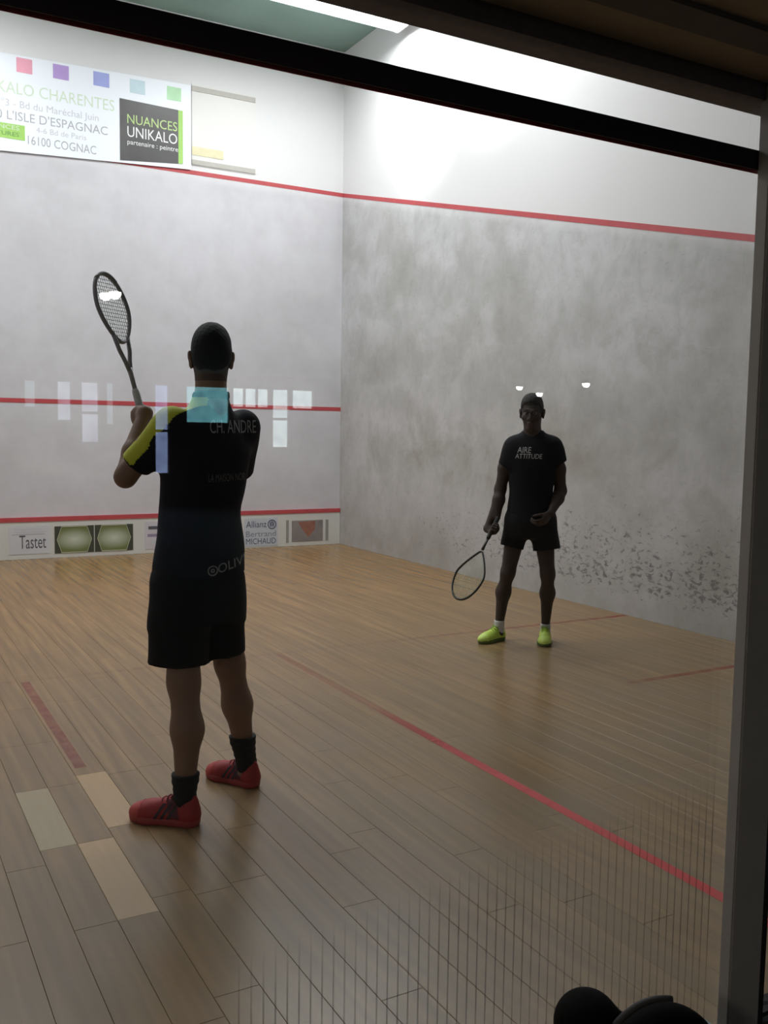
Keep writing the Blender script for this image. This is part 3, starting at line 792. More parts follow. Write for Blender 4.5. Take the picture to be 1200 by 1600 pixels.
def add_hand(F, wrist, u, s, side, curl=(60, 70, 45), spread=0.0, thumb=0.6, size=1.0):
    """palm along u from the wrist, s towards the thumb; side +1 left hand, -1 right hand"""
    wrist = np.array(wrist, float); u = unit(u); s = np.array(s, float); s = unit(s - u * (s @ u)); n = np.cross(u, s) * side
    g = size
    A = np.array([u, s, n])
    F.ell(wrist + u * 0.050 * g, (0.056 * g, 0.040 * g, 0.0155 * g), A, 0.012)
    F.ell(wrist + u * 0.070 * g, (0.030 * g, 0.042 * g, 0.014 * g), A, 0.012)
    F.cone(wrist + u * 0.015 * g + s * 0.016 * g + n * 0.006, wrist + u * 0.055 * g + s * 0.034 * g + n * 0.010, 0.017 * g, 0.013 * g, 0.012)
    lens = ((0.044, 0.026, 0.020), (0.048, 0.030, 0.022), (0.045, 0.028, 0.021), (0.036, 0.021, 0.018))
    for i, o in enumerate((0.030, 0.0105, -0.0095, -0.0285)):
        p = wrist + u * (0.092 - 0.004 * abs(i - 1)) * g + s * o * g; ang = 0.0; rad = (0.0088, 0.0082, 0.0074, 0.0064)
        dirb = unit(u + s * spread * (1.5 - i))
        for j in range(3):
            ang += R(curl[j]); dv = dirb * math.cos(ang) + n * math.sin(ang); q = p + dv * lens[i][j] * g
            F.cone(p, q, rad[j] * g * (0.88 if i == 3 else 1), rad[j + 1] * g * (0.88 if i == 3 else 1), 0.003); p = q
    p = wrist + u * 0.045 * g + s * 0.036 * g + n * 0.010
    for j, (l, mixv) in enumerate(((0.034, (0.75, 0.45, 0.35 * thumb + 0.1)), (0.030, (0.55, 0.10, 0.9 * thumb)), (0.022, (0.40, -0.25, 1.0 * thumb)))):
        dv = unit(u * mixv[0] + s * mixv[1] + n * mixv[2]); q = p + dv * l * g; F.cone(p, q, (0.0105, 0.0095, 0.0085)[j] * g, (0.0095, 0.0085, 0.007)[j] * g, 0.006); p = q
    return n

def limb(F, pts, k=0.03):
    for (a, ra), (b, rb) in zip(pts[:-1], pts[1:]): F.cone(a, b, ra, rb, k)

def make_shoe(person, heel, toe, mats, size, stripes=0):
    """trainer on the floor from heel to toe; upper, sole, laces, tongue"""
    heel = np.array(heel, float); d = np.array(toe, float) - heel; ang = math.atan2(d[1], d[0]); k = size / 0.30
    F = Field(0.0035)
    F.cone((0.042, 0, 0.045), (0.048, 0, 0.084), 0.038, 0.035, 0.03); F.cone((0.05, 0, 0.040), (0.20, 0.004, 0.036), 0.041, 0.046, 0.03)
    F.ell((0.228, 0.006, 0.030), (0.068, 0.049, 0.043), None, 0.03); F.cone((0.088, 0, 0.088), (0.185, 0.002, 0.056), 0.029, 0.026, 0.025)
    F.cone((0.018, 0, 0.07), (0.022, 0, 0.108), 0.012, 0.008, 0.02)
    F.func(lambda X, Y, Z: 0.022 - Z + 0 * X + 0 * Y, (-.1, -.1, -.1), (.4, .1, .2), 0, 'i')
    F.cone((0.056, 0, 0.075), (0.060, 0, 0.16), 0.026, 0.036, 0.006, 's')
    up = F.mesh('shoe')
    for v in up.vertices: v.co *= k
    sh = obj('shoe', up, mats['upper'], person); sh.location = (heel[0], heel[1], 0); sh.rotation_euler = (0, 0, ang)
    S = Field(0.004)
    S.cone((0.048, 0, 0.02), (0.12, 0, 0.02), 0.046, 0.040, 0.02); S.cone((0.12, 0, 0.02), (0.21, 0.004, 0.02), 0.040, 0.051, 0.03); S.cone((0.21, 0.004, 0.02), (0.252, 0.008, 0.02), 0.051, 0.042, 0.03)
    S.func(lambda X, Y, Z: np.maximum(0.001 - Z, Z - (0.030 + 0.010 * np.clip((0.10 - X) / 0.1, 0, 1))) + 0 * Y, (-.1, -.1, -.1), (.4, .1, .2), 0, 'i')
    so = S.mesh('sole')
    for v in so.vertices: v.co *= k
    obj('sole', so, mats['sole'], sh)
    for q in range(5):
        x = 0.105 + 0.021 * q; z = 0.113 - 0.0072 * q - 0.002 * q
        bm = bmesh.new(); tube_bm(bm, [(x * k, -0.026 * k, (z - 0.012) * k), (x * k + 0.004, -0.012 * k, (z + 0.003) * k), (x * k + 0.005, 0.012 * k, (z + 0.003) * k), (x * k, 0.026 * k, (z - 0.012) * k)], 0.0032, 6)
        obj('lace', bm, mats['lace'], sh, True)
    bm = bmesh.new()
    for q in (-1, 1): tube_bm(bm, [(0.10 * k, q * 0.004, 0.117 * k), (0.098 * k, q * 0.022, 0.125 * k), (0.108 * k, q * 0.03, 0.112 * k), (0.104 * k, q * 0.006, 0.116 * k)], 0.0028, 6)
    obj('lace_bow', bm, mats['lace'], sh, True)
    if stripes:
        for q, sg_ in [(a_, b_) for a_ in range(stripes) for b_ in (-1, 1)]:
            xa = (0.115 + 0.026 * q) * k
            patch('stripe', up, lambda c, n, xa=xa, sg_=sg_: (c[:, 1] * sg_ > 0) & (np.abs(c[:, 0] - xa - (c[:, 2] - 0.03 * k) * -0.6) < 0.0065 * k) & (c[:, 2] > 0.024 * k) & (c[:, 2] < 0.085 * k) & (np.abs(c[:, 1]) > 0.018 * k), mats['stripe'], sh, 0.0012)
    if 'quarter' in mats: patch('quarter_panel', up, lambda c, n: (np.abs(c[:, 0] - 0.092 * k - (c[:, 2] - 0.05 * k) * 0.3) < 0.022 * k) & (c[:, 2] > 0.034 * k) & (np.abs(c[:, 1]) > 0.02 * k), mats['quarter'], sh, 0.0008)
    patch('toe_cap', up, lambda c, n: (c[:, 0] > 0.235 * k), mats['toe'], sh, 0.001) if 'toe' in mats else None
    return sh

def make_racket(name, label, butt, tip, face, frame_mat, parent_empty, head_w=0.105, teardrop=False):
    """squash racket from butt to tip, face = direction the strings look (made square to the shaft)"""
    butt, tip = Vector(butt), Vector(tip); ax = (tip - butt).normalized(); Lr = 0.685
    fn = Vector(face); fn = (fn - ax * fn.dot(ax)).normalized(); sd = ax.cross(fn).normalized()
    base = empty(name, butt); mtx = Matrix((sd, ax, fn)).transposed(); base.rotation_euler = mtx.to_euler(); tag(base, label, 'racket')
    # local: x across the head, y along the shaft, z the face normal
    bm = bmesh.new(); tube_bm(bm, [(0, 0.0, 0), (0, 0.01, 0), (0, 0.17, 0), (0, 0.185, 0)], [0.0185, 0.017, 0.0155, 0.012], 8); obj('grip', bm, frame_mat['grip'], base, True)
    bm = bmesh.new(); tube_bm(bm, [(0, 0.18, 0), (0, 0.24, 0), (0, 0.275, 0)], [0.0095, 0.010, 0.012], 10); obj('shaft', bm, frame_mat['frame'], base, True)
    # teardrop head, open throat
    cy, ry = (0.486, 0.196) if teardrop else (0.535, 0.150)
    def hp(t):
        x = head_w * math.sin(t); y = cy - ry * math.cos(t)
        if math.cos(t) > 0: x *= 1 - (0.62 * math.cos(t) ** 1.3 if teardrop else 0.30 * math.cos(t) ** 1.5)     # narrower towards the throat
        return (x, y, 0)
    loop = [hp(2 * math.pi * i / 56) for i in range(56)]
    bm = bmesh.new(); tube_bm(bm, loop, 0.0068, 8, True, (Vector((0, 0, 1)), 1.5)); obj('head_frame', bm, frame_mat['frame'], base, True)
    for q in (() if teardrop else (-1, 1)):
        t = q * 0.62; p1 = hp(t)
        bm = bmesh.new(); tube_bm(bm, [(q * 0.004, 0.262, 0), (q * 0.014, 0.30, 0), (q * 0.034, 0.35, 0), (p1[0], p1[1], 0)], 0.0075, 8, False, (Vector((0, 0, 1)), 1.35)); obj('throat_arm', bm, frame_mat['frame'], base, True)
    bm = bmesh.new()
    n = 14
    for i in range(n):
        x = -head_w + 2 * head_w * (i + 0.7) / (n + 0.4); ys = [p[1] for p in loop if abs(p[0] - x) < 0.012]
        if len(ys) > 1 and max(ys) - min(ys) > 0.03: tube_bm(bm, [(x, min(ys), 0), (x, max(ys), 0)], 0.0012, 4)
    for i in range(18):
        y = cy - ry + 2 * ry * (i + 0.8) / 18.6; xs = [abs(p[0]) for p in loop if abs(p[1] - y) < 0.014]
        if xs: xm = sum(xs) / len(xs); tube_bm(bm, [(-xm, y, 0.0008), (xm, y, 0.0008)], 0.0012, 4)
    tag(obj('strings', bm, frame_mat['string'], base), kind='stuff')
    bm = bmesh.new(); tube_bm(bm, [hp(math.pi + (i - 6) * 0.11) for i in range(13)], 0.0078, 8, False, (Vector((0, 0, 1)), 1.55)); obj('bumper_guard', bm, frame_mat['bumper'], base, True)
    return base

def to_world(B, a, p):
    return Vector((B[0] + p[0] * math.cos(a) + p[1] * math.sin(a), B[1] - p[0] * math.sin(a) + p[1] * math.cos(a), p[2]))
def dir_world(a, p): return Vector((p[0] * math.cos(a) + p[1] * math.sin(a), -p[0] * math.sin(a) + p[1] * math.cos(a), p[2]))

def wrinkle(amp, seed):
    def f(X, Y, Z):
        return amp * (np.sin(17 * X + 9 * Z + seed) * np.sin(13 * Y - 11 * Z + 2 * seed) + 0.6 * np.sin(31 * Z + 14 * X - 12 * Y + seed))
    return f

def skin_mat(name, col, rough=0.55):
    m = mat(name, col, rough, var=0.10, scale=14)
    m.node_tree.nodes['Principled BSDF'].inputs['Subsurface Weight'].default_value = 0.0
    return m
def eyes(person, P, A, s, iris):
    for q in (-1, 1):
        c = P(q * 0.031, 0.0805, 0.002)
        bm = bmesh.new(); bmesh.ops.create_uvsphere(bm, u_segments=14, v_segments=10, radius=0.0115 * s); e = obj('eye', bm, M['eyewhite'], person, True); e.location = tuple(c)
        bm = bmesh.new(); bmesh.ops.create_uvsphere(bm, u_segments=10, v_segments=8, radius=0.0058 * s); i = obj('iris', bm, iris, e, True); i.location = tuple(A[1] * 0.0072 * s)
M['eyewhite'] = mat('eye_white', (0.20, 0.19, 0.18), 0.4, var=0.03)
M['iris'] = mat('dark_iris', (0.02, 0.012, 0.008), 0.2)

# ------------------------------------------------------------------ near player, seen from behind
B1, A1 = (1.93, 2.05), R(18.236)
p1 = empty('person', (B1[0], B1[1], 0), -A1)
tag(p1, 'near player seen from behind in black shirt with yellow shoulder, red shoes, racket raised', 'person')
M['skin1'] = skin_mat('tan_skin', (0.22, 0.128, 0.085))
M['hair1'] = mat('black_hair', (0.005, 0.005, 0.006), 0.75, scale=180, var=0.5, bump=0.3, spec=0.25)
M['shirt1'] = mat('black_jersey', (0.009, 0.010, 0.016), 0.8, scale=60, var=0.2, bump=0.1, spec=0.2)
M['shorts1'] = mat('black_shorts', (0.008, 0.008, 0.009), 0.85, scale=60, var=0.2, bump=0.1, spec=0.2)
M['yellow'] = mat('yellow_jersey_panel', (0.52, 0.56, 0.03), 0.7, scale=60, var=0.06)
M['sock1'] = mat('black_sock', (0.007, 0.007, 0.008), 0.9, scale=120, var=0.3, bump=0.3)
M['print_dim'] = mat('dim_jersey_print', (0.28, 0.28, 0.29), 0.6)
M['print_dark'] = mat('dark_jersey_print', (0.09, 0.09, 0.09), 0.6)
F = Field(0.005); k_ = 0.03
HC = (0.041, 0.0, 1.800); HA = head_frame((-0.05, 1.0), 0.03)
P = add_head(F, HC, HA, 1.0)
F.cone((0.038, -0.012, 1.56), (0.041, -0.012, 1.74), 0.066, 0.060, 0.03)
F.loft([(0.90, -0.005, 0, 0.155, 0.105, R(45)), (1.0, -0.003, 0, 0.170, 0.115, R(45)), (1.10, 0, 0, 0.155, 0.105, R(42)), (1.2, 0.003, 0, 0.148, 0.105, R(40)), (1.32, 0.015, 0, 0.162, 0.112, R(38)), (1.44, 0.026, 0, 0.172, 0.112, R(38)), (1.52, 0.032, 0, 0.150, 0.090, R(38)), (1.58, 0.036, 0, 0.095, 0.066, R(38)), (1.62, 0.039, -0.005, 0.06, 0.058, R(38))], 0.04)
limb(F, [((-0.115, -0.10, 1.54), 0.060), ((-0.20, -0.062, 1.44), 0.050), ((-0.288, -0.022, 1.330), 0.041)])
hw1 = (-0.268, 0.158, 1.503); rb1, rt1 = (-0.219, 0.205, 1.505), (-0.392, 0.315, 2.150)
ax1 = unit(np.array(rt1) - np.array(rb1))
hu = unit((-0.55, 0.75, 0.10)); hu = unit(hu - ax1 * (hu @ ax1))
hn = np.cross(hu, ax1)
grip1 = np.array(rb1) + ax1 * 0.062
hw1 = grip1 - hu * 0.072 - hn * 0.030
fm1 = 0.62 * np.array((-0.288, -0.022, 1.330)) + 0.38 * hw1
limb(F, [((-0.288, -0.022, 1.330), 0.040), (tuple(fm1), 0.041), (tuple(hw1), 0.028)], 0.02); F.cone(tuple(hw1), tuple(hw1 + hu * 0.03), 0.027, 0.024, 0.02)
add_hand(F, hw1, hu, ax1, 1, (62, 88, 60), 0.0, 0.9)
limb(F, [((0.165, 0.115, 1.54), 0.060), ((0.168, 0.25, 1.42), 0.050), ((0.15, 0.335, 1.315), 0.042), ((0.06, 0.40, 1.34), 0.041), ((-0.03, 0.45, 1.38), 0.029)])
add_hand(F, (-0.035, 0.453, 1.382), (-0.85, 0.40, 0.30), (0.25, -0.1, 0.9), -1, (30, 35, 20), 0.05, 0.5)
for hip, kn, cf, an, toe in (((-0.075, -0.065, 0.93), (-0.066, -0.125, 0.535), (-0.052, -0.175, 0.36), (-0.062, -0.212, 0.105), (-0.20, -0.147, 0.03)), ((0.065, 0.06, 0.93), (0.118, 0.10, 0.55), (0.150, 0.105, 0.37), (0.190, 0.150, 0.105), (0.09, 0.24, 0.03))):
    limb(F, [(hip, 0.092), (kn, 0.060)], 0.05); limb(F, [(kn, 0.055), (cf, 0.058), (an, 0.033)], 0.04)
    F.cone(an, (an[0], an[1], 0.05), 0.033, 0.033, 0.02); F.cone((an[0], an[1], 0.05), toe, 0.034, 0.020, 0.02)
body1 = F.mesh('body'); obj('body', body1, M['skin1'], p1)
# hair: cropped thick on the crown, running down to the nape, faded at neck and sides
F = Field(0.004)
F.ell(P(0, -0.016, 0.034), (0.079, 0.100, 0.097), HA, 0.01); F.ell(P(0, -0.048, -0.006), (0.069, 0.060, 0.074), HA, 0.03); F.ell(P(0.004, 0.01, 0.075), (0.060, 0.075, 0.060), HA, 0.03)
hz0 = P(0, 0, -0.052)[2]
F.func(lambda X, Y, Z: (hz0 - Z) + 0.9 * np.clip((Y - HC[1]) + 0.045, 0, 1) + 2.0 * np.clip(0.045 - np.abs(X - HC[0]), -1, 0) * -0.55 + 0.004 * np.sin(90 * X), (-1, -1, 1), (1, 1, 2.2), 0, 'i')
hm = F.mesh('hair', lambda X, Y, Z: 0.0008 * np.sin(190 * X + 95 * Z) * np.sin(180 * Y + 130 * Z))
obj('hair', hm, M['hair1'], p1)
patch('hair_fade', body1, lambda c, n: (c[:, 2] > 1.708) & (c[:, 2] < 1.80) & (c[:, 1] < HC[1] + 0.02) & (np.abs(c[:, 0] - HC[0]) < 0.074), mat('shaved_nape', (0.085, 0.056, 0.045), 0.7, scale=200, var=0.35), p1, 0.0006)
eyes(p1, P, HA, 1.0, M['iris'])
# shirt
F = Field(0.006)
F.loft([(0.945, -0.005, 0, 0.200, 0.150, R(44)), (1.05, -0.003, 0, 0.190, 0.142, R(42)), (1.2, 0.0, 0, 0.172, 0.130, R(40)), (1.32, 0.014, 0, 0.182, 0.134, R(38)), (1.43, 0.026, 0, 0.190, 0.132, R(38)), (1.51, 0.032, 0, 0.172, 0.112, R(38)), (1.565, 0.035, 0, 0.128, 0.086, R(38)), (1.61, 0.038, -0.004, 0.082, 0.072, R(38)), (1.655, 0.040, -0.008, 0.066, 0.066, R(38)), (1.668, 0.040, -0.009, 0.065, 0.065, R(38))], 0.03)
def sleeve(F, a, b, hem, ra, rb, k=0.05):
    a, b, hem = map(np.array, (a, b, hem)); F.cone(a, b, ra, rb, k, cut=(hem, b - a))
sleeve(F, (-0.105, -0.10, 1.535), (-0.300, -0.02, 1.318), (-0.247, -0.04, 1.378), 0.072, 0.055)
sleeve(F, (0.168, 0.10, 1.53), (0.155, 0.345, 1.30), (0.158, 0.295, 1.352), 0.075, 0.066)
sm = F.mesh('shirt', wrinkle(0.0022, 1.3)); sh1 = obj('shirt', sm, M['shirt1'], p1)
line = np.array([(0.06, 1.645), (0.0, 1.640), (-0.05, 1.622), (-0.105, 1.598), (-0.155, 1.545), (-0.205, 1.480), (-0.290, 1.385)])
def near_line(c):
    best = np.full(len(c), 9.0); p = c[:, [0, 2]]
    for a, b in zip(line[:-1], line[1:]):
        ab = b - a; t = np.clip(((p - a) @ ab) / (ab @ ab), 0, 1); best = np.minimum(best, np.linalg.norm(p - a - t[:, None] * ab, axis=1))
    return best
patch('shoulder_panel', sm, lambda c, n: (near_line(c) < 0.030) & (c[:, 0] < 0.03) & (n[:, 0] * 0.6 + n[:, 2] > -0.35), M['yellow'], sh1, 0.002)
patch('collar', sm, lambda c, n: c[:, 2] > 1.642, M['sock1'], sh1, 0.003)
fr = lambda x0, z0, rot=0.0: (lambda x, y: Vector((x0 + x * math.cos(rot) - y * math.sin(rot), -0.9, z0 + x * math.sin(rot) + y * math.cos(rot))))
wrap_text('lettering', 'CH. ANDRE', sm, fr(0.036, 1.505, 0.02), (0, 1, 0), 0.185, 0.052, M['print_dim'], sh1)
wrap_text('lettering', 'LA MAISON NOR', sm, fr(0.03, 1.318, 0.02), (0, 1, 0), 0.145, 0.030, M['print_dark'], sh1)
# shorts
F = Field(0.006)
F.loft([(0.76, -0.01, -0.005, 0.185, 0.150, R(44)), (0.90, -0.006, 0, 0.188, 0.142, R(44)), (1.0, -0.004, 0, 0.175, 0.130, R(44)), (1.04, -0.004, 0, 0.168, 0.125, R(44))], 0.03)
sleeve(F, (-0.075, -0.06, 0.90), (-0.092, -0.082, 0.50), (-0.09, -0.08, 0.598), 0.115, 0.118)
sleeve(F, (0.065, 0.055, 0.90), (0.088, 0.075, 0.50), (0.086, 0.07, 0.602), 0.108, 0.098)
qm = F.mesh('shorts', wrinkle(0.0025, 2.1)); so1 = obj('shorts', qm, M['shorts1'], p1)
wrap_text('lettering', 'OLIVI', sm, fr(0.070, 0.962, 0.22), (0, 1, 0), 0.115, 0.036, M['print_dim'], sh1, shear=0.15)
bm = bmesh.new(); tube_bm(bm, [(0.018 * math.cos(i * math.pi / 10), 0.018 * math.sin(i * math.pi / 10), 0) for i in range(20)], 0.003, 4, True)
tube_bm(bm, [(0.006 * math.cos(i * math.pi / 5), 0.006 * math.sin(i * math.pi / 5), 0) for i in range(10)], 0.003, 4, True)
em = bpy.data.meshes.new('emblem'); bm.to_mesh(em); bm.free()
wrap_text('round_emblem', None, sm, fr(0.046, 0.975), (0, 1, 0), 0, 0, M['print_dim'], sh1, extra=em)
# socks and shoes
for an, cf, hi in (((-0.062, -0.212, 0.105), (-0.052, -0.175, 0.36), 0.195), ((0.190, 0.150, 0.105), (0.150, 0.105, 0.37), 0.225)):
    F = Field(0.004); a_, c_ = np.array(an), np.array(cf); t = (hi + 0.05 - a_[2]) / (c_[2] - a_[2]); top = a_ + (c_ - a_) * t; t2 = (hi - 0.018 - a_[2]) / (c_[2] - a_[2]); cuff = a_ + (c_ - a_) * t2
    F.cone((an[0], an[1], 0.055), an, 0.037, 0.042, 0.01); F.cone(an, top, 0.043, 0.043 + 0.024 * t, 0.01); F.cone(cuff, cuff + np.array((0, 0, 0.014)), 0.044 + 0.024 * t2, 0.044 + 0.024 * t2, 0.01)
    F.func(lambda X, Y, Z, hi=hi: Z - hi + 0 * X + 0 * Y, (-1, -1, 0), (1, 1, 1), 0, 'i')
    obj('sock', F.mesh('sock', lambda X, Y, Z: 0.0012 * np.sin(220 * Z) + 0 * X + 0 * Y), M['sock1'], p1)
red_up = mat('red_shoe_upper', (0.34, 0.022, 0.025), 0.6, scale=25, var=0.25, bump=0.2)
shoe_red = {'upper': red_up, 'sole': mat('red_shoe_sole', (0.36, 0.045, 0.05), 0.5, var=0.15), 'lace': mat('dark_red_lace', (0.22, 0.03, 0.04), 0.7), 'stripe': mat('black_shoe_stripe', (0.035, 0.02, 0.035), 0.6), 'quarter': mat('maroon_quarter', (0.10, 0.014, 0.03), 0.6), 'toe': mat('bright_red_toe', (0.46, 0.06, 0.055), 0.6)}
make_shoe(p1, (-0.004, -0.245), (-0.272, -0.118), shoe_red, 0.298, 3)
make_shoe(p1, (0.240, 0.108), (0.044, 0.290), shoe_red, 0.285, 3)
rk1 = {'frame': mat('grey_racket_frame', (0.27, 0.26, 0.27), 0.4, var=0.15), 'grip': mat('white_racket_grip', (0.55, 0.57, 0.60), 0.7, scale=120, bump=0.3), 'string': mat('racket_string', (0.42, 0.54, 0.51), 0.5), 'bumper': mat('grey_bumper', (0.22, 0.22, 0.225), 0.5)}
wb, wt = to_world(B1, A1, rb1), to_world(B1, A1, rt1)
make_racket('squash_racket', 'grey squash racket held up in the near player\'s left hand', wb, wt, dir_world(A1, (0.84, -0.54, 0)), rk1, None, 0.100)

# ------------------------------------------------------------------ far player, facing the camera
B2, A2 = (4.921, 3.879), R(37.51)
p2 = empty('person', (B2[0], B2[1], 0), -A2)
tag(p2, 'far player facing the glass in black t-shirt, black shorts and lime green shoes', 'person')
M['skin2'] = skin_mat('dark_skin', (0.050, 0.032, 0.026), 0.75)
M['hair2'] = mat('short_black_hair', (0.009, 0.009, 0.010), 0.8, scale=220, var=0.5, bump=0.6)
M['shirt2'] = mat('black_tshirt', (0.010, 0.010, 0.013), 0.85, scale=60, var=0.2, bump=0.1, spec=0.2)
M['shorts2'] = mat('black_sport_shorts', (0.008, 0.008, 0.009), 0.8, scale=60, var=0.2, bump=0.1, spec=0.2)
M['lips2'] = mat('lip_skin', (0.06, 0.030, 0.026), 0.45)
F = Field(0.005)
HC2 = (0.070, -0.045, 1.672); HA2 = head_frame((-0.12, -1.0), 0.10)
P = add_head(F, HC2, HA2, 1.02)
F.cone((0.082, 0.0, 1.43), (0.074, -0.025, 1.61), 0.066, 0.060, 0.03)
F.loft([(0.84, 0.082, 0.01, 0.150, 0.105, 0), (0.92, 0.082, 0.01, 0.160, 0.110, 0), (1.05, 0.080, 0.0, 0.140, 0.100, 0), (1.15, 0.081, 0, 0.142, 0.100, 0), (1.30, 0.084, 0, 0.160, 0.108, 0), (1.40, 0.085, 0, 0.165, 0.105, 0), (1.46, 0.085, 0, 0.145, 0.085, 0), (1.50, 0.083, 0, 0.09, 0.065, 0), (1.525, 0.080, -0.004, 0.056, 0.053, 0)], 0.04)
limb(F, [((-0.056, 0.0, 1.43), 0.050), ((-0.112, 0.012, 1.27), 0.047), ((-0.142, 0.022, 1.115), 0.039), ((-0.150, -0.01, 1.04), 0.039), ((-0.160, -0.05, 0.918), 0.027)])
ax2 = unit((-0.37, -0.46, -0.80)); rb2 = np.array((-0.150, -0.075, 0.915)); rt2 = rb2 + ax2 * 0.685
g2 = rb2 + ax2 * 0.085
hu2 = unit(np.array((0.18, -0.70, -0.62))); hu2 = unit(hu2 - ax2 * (hu2 @ ax2)); hn2 = -np.cross(hu2, ax2)
hw2 = g2 - hu2 * 0.072 - hn2 * 0.030
F.cone((-0.150, -0.01, 1.04), tuple(hw2), 0.038, 0.027, 0.02); F.cone(tuple(hw2), tuple(hw2 + hu2 * 0.03), 0.026, 0.023, 0.02)
add_hand(F, hw2, hu2, ax2, -1, (62, 88, 60), 0.0, 0.9)
limb(F, [((0.226, 0.0, 1.435), 0.050), ((0.272, 0.012, 1.27), 0.047), ((0.292, 0.025, 1.112), 0.039), ((0.272, -0.03, 1.06), 0.040), ((0.222, -0.125, 0.965), 0.027)])
add_hand(F, (0.221, -0.128, 0.962), (-0.62, -0.38, -0.68), (-0.35, -0.75, 0.55), 1, (38, 45, 30), 0.05, 0.6)
for hip, kn, cf, an, toe in (((-0.005, 0.01, 0.89), (-0.070, -0.02, 0.51), (-0.100, 0.028, 0.36), (-0.125, 0.020, 0.10), (-0.205, -0.075, 0.03)), ((0.168, 0.01, 0.89), (0.216, -0.015, 0.51), (0.220, 0.045, 0.36), (0.214, 0.075, 0.10), (0.202, -0.06, 0.03))):
    limb(F, [(hip, 0.082), (kn, 0.050)], 0.05); limb(F, [(kn, 0.044), (cf, 0.050), (an, 0.029)], 0.04)
    F.cone(an, (an[0], an[1], 0.05), 0.033, 0.034, 0.02); F.cone((an[0], an[1], 0.05), toe, 0.034, 0.022, 0.02)
bm2 = F.mesh('body'); bd2 = obj('body', bm2, M['skin2'], p2)
lc = P(0, 0.095, -0.073)
patch('lips', bm2, lambda c, n: (((c[:, 0] - lc[0]) / 0.024) ** 2 + ((c[:, 2] - lc[2]) / 0.015) ** 2 + (np.abs(c[:, 1] - lc[1]) > 0.03) * 9 < 1), M['lips2'], bd2, 0.0008)
eyes(p2, P, HA2, 1.02, M['iris'])
for q in (-1, 1):
    bm = bmesh.new(); tube_bm(bm, [tuple(P(q * x, y, z)) for x, y, z in ((0.014, 0.1015, 0.021), (0.030, 0.0985, 0.027), (0.047, 0.088, 0.022))], [0.003, 0.0035, 0.002], 6); obj('eyebrow', bm, M['hair2'], p2, True)
F = Field(0.004)
F.ell(P(0, -0.012, 0.034), (0.081, 0.101, 0.096), HA2, 0.01); F.ell(P(0, 0.005, 0.080), (0.062, 0.075, 0.052), HA2, 0.03)
pa, pb = np.array(P(0, 0.07, 0.068)), np.array(P(0, -0.07, -0.045)); dn = unit(np.cross(HA2[0], pb - pa)); dn = dn if dn[2] > 0 else -dn
F.func(lambda X, Y, Z: -((X - pa[0]) * dn[0] + (Y - pa[1]) * dn[1] + (Z - pa[2]) * dn[2]), (-1, -1, 1), (1, 1, 2.2), 0, 'i')
obj('hair', F.mesh('hair', lambda X, Y, Z: 0.0015 * np.sin(190 * X + 40 * Z) * np.sin(180 * Y + 60 * Z)), M['hair2'], p2)
h0 = np.array(P(0, 0, 0)); side_ = lambda c: np.abs((c - h0) @ HA2[0])
patch('hair_fade', bm2, lambda c, n: (((c - h0) @ HA2[2]) > -0.005) & (((c - h0) @ HA2[2]) < 0.11) & (((c - h0) @ HA2[1]) < np.where(side_(c) > 0.05, 0.052, 0.085)) & ((((c - h0) @ HA2[2]) > 0.055) | (side_(c) > 0.052)) & (side_(c) < 0.078), M['hair2'], p2, 0.0015)
F = Field(0.006)
F.loft([(0.885, 0.082, 0.01, 0.172, 0.128, 0), (1.0, 0.081, 0.005, 0.168, 0.122, 0), (1.12, 0.081, 0, 0.158, 0.116, 0), (1.27, 0.084, 0, 0.174, 0.124, 0), (1.38, 0.085, 0, 0.184, 0.124, 0), (1.44, 0.085, 0, 0.174, 0.108, 0), (1.482, 0.084, 0, 0.142, 0.088, 0), (1.510, 0.082, -0.002, 0.100, 0.074, 0), (1.535, 0.081, -0.004, 0.072, 0.066, 0), (1.545, 0.080, -0.005, 0.066, 0.063, 0)], 0.03)
sleeve(F, (-0.052, 0.0, 1.435), (-0.135, 0.018, 1.20), (-0.110, 0.012, 1.292), 0.064, 0.057, 0.07)
sleeve(F, (0.222, 0.0, 1.44), (0.306, 0.02, 1.22), (0.284, 0.014, 1.318), 0.064, 0.060, 0.07)
sm2 = F.mesh('t_shirt', wrinkle(0.0022, 0.4)); sh2 = obj('t_shirt', sm2, M['shirt2'], p2)
wrap_text('lettering', 'AIRE', sm2, fr(-0.026, 1.385), (0, 1, 0), 0.098, 0.042, M['print_white'] if 'print_white' in M else M['dim_txt'], sh2, shear=0.1)
wrap_text('lettering', 'ATTITUDE', sm2, fr(-0.040, 1.345), (0, 1, 0), 0.19, 0.034, M['dim_txt'], sh2, shear=0.1)
F = Field(0.006)
F.loft([(0.78, 0.082, 0.008, 0.160, 0.120, 0), (0.88, 0.082, 0.01, 0.172, 0.126, 0), (0.97, 0.082, 0.01, 0.162, 0.118, 0)], 0.03)
sleeve(F, (0.0, 0.01, 0.88), (-0.070, -0.012, 0.60), (-0.052, -0.008, 0.700), 0.098, 0.076)
sleeve(F, (0.165, 0.01, 0.88), (0.222, -0.01, 0.58), (0.208, -0.006, 0.688), 0.098, 0.098)
obj('shorts', F.mesh('shorts', wrinkle(0.0025, 3.0)), M['shorts2'], p2)
M['sock2'] = mat('white_sock', (0.60, 0.60, 0.60), 0.9, scale=120, bump=0.3)
for an, top, hi in (((-0.125, 0.020), (-0.122, 0.021), 0.148), ((0.214, 0.075), (0.215, 0.071), 0.128)):
    F = Field(0.004); F.cone((an[0], an[1], 0.05), (top[0], top[1], hi + 0.05), 0.038, 0.038, 0.01); F.func(lambda X, Y, Z, hi=hi: Z - hi + 0 * X + 0 * Y, (-1, -1, 0), (1, 1, 1), 0, 'i')
    obj('sock', F.mesh('sock'), M['sock2'], p2)
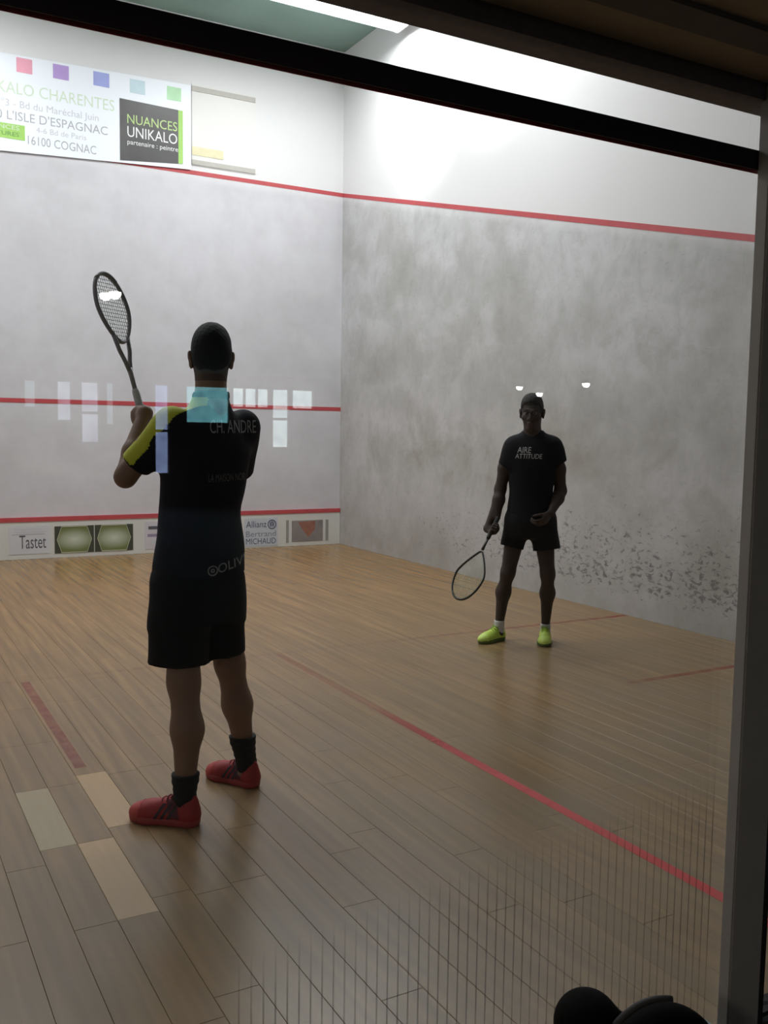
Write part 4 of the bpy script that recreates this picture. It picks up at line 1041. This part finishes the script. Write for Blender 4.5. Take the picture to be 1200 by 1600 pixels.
shoe_lime = {'upper': mat('lime_shoe_upper', (0.50, 0.68, 0.08), 0.55, scale=30, var=0.2, bump=0.2), 'sole': mat('dark_green_sole', (0.10, 0.15, 0.04), 0.6), 'lace': mat('green_lace', (0.30, 0.46, 0.08), 0.7), 'toe': mat('lime_toe_cap', (0.58, 0.76, 0.14), 0.5)}
make_shoe(p2, (-0.090, 0.070), (-0.258, -0.135), shoe_lime, 0.280)
make_shoe(p2, (0.217, 0.125), (0.196, -0.150), shoe_lime, 0.280)
rk2 = {'frame': mat('black_racket_frame', (0.035, 0.035, 0.03), 0.4, var=0.3), 'grip': mat('black_racket_grip', (0.03, 0.03, 0.03), 0.8, scale=120, bump=0.3), 'string': mat('green_racket_string', (0.42, 0.50, 0.36), 0.5), 'bumper': mat('pale_bumper', (0.06, 0.07, 0.05), 0.5)}
make_racket('squash_racket', 'black squash racket pointing at the floor in the far player\'s right hand', to_world(B2, A2, rb2), to_world(B2, A2, rt2), dir_world(A2, (-0.45, -0.89, 0.0)), rk2, None, 0.110, True)

# ================================================================== hall things by the glass
M['bag'] = mat('black_nylon', (0.0035, 0.003, 0.0028), 0.9, scale=80, var=0.3, bump=0.1, spec=0.15)
M['piping'] = mat('grey_piping', (0.045, 0.04, 0.04), 0.7)
bg = empty('backpack', (2.12, -0.235, 0.0), R(-22)); tag(bg, 'black backpack with grey piping standing on the hall floor against the glass', 'backpack')
F = Field(0.007)
F.cone((-0.08, 0.05, 0.10), (-0.105, 0.045, 0.292), 0.085, 0.070, 0.05); F.cone((0.04, 0.05, 0.10), (-0.02, 0.045, 0.235), 0.09, 0.06, 0.05); F.ell((-0.01, 0.05, 0.11), (0.16, 0.09, 0.13), None, 0.05)
F.func(lambda X, Y, Z: 0.001 - Z + 0 * X + 0 * Y, (-1, -1, -1), (1, 1, 1), 0, 'i'); obj('main_compartment', F.mesh('main_compartment'), M['bag'], bg)
F = Field(0.007); F.ell((0.030, -0.035, 0.155), (0.150, 0.085, 0.222), None, 0.05)
F.func(lambda X, Y, Z: 0.001 - Z + 0 * X + 0 * Y, (-1, -1, -1), (1, 1, 1), 0, 'i'); fm = F.mesh('front_pocket'); fp = obj('front_pocket', fm, M['bag'], bg)
bm = bmesh.new(); tube_bm(bm, [(0.030 + 0.148 * math.cos(t), -0.035 + 0.026, 0.155 + 0.217 * math.sin(t)) for t in [math.pi * 0.45 + i * math.pi * 0.55 / 24 for i in range(25)]], 0.008, 8); obj('piping', bm, M['piping'], fp, True)
bm = bmesh.new(); tube_bm(bm, [(-0.13, 0.0, 0.26), (-0.15, -0.035, 0.20), (-0.15, -0.035, 0.10), (-0.13, 0.0, 0.05)], 0.012, 8, False, (Vector((1, 0, 0)), 1.4)); obj('strap', bm, M['bag'], bg, True)
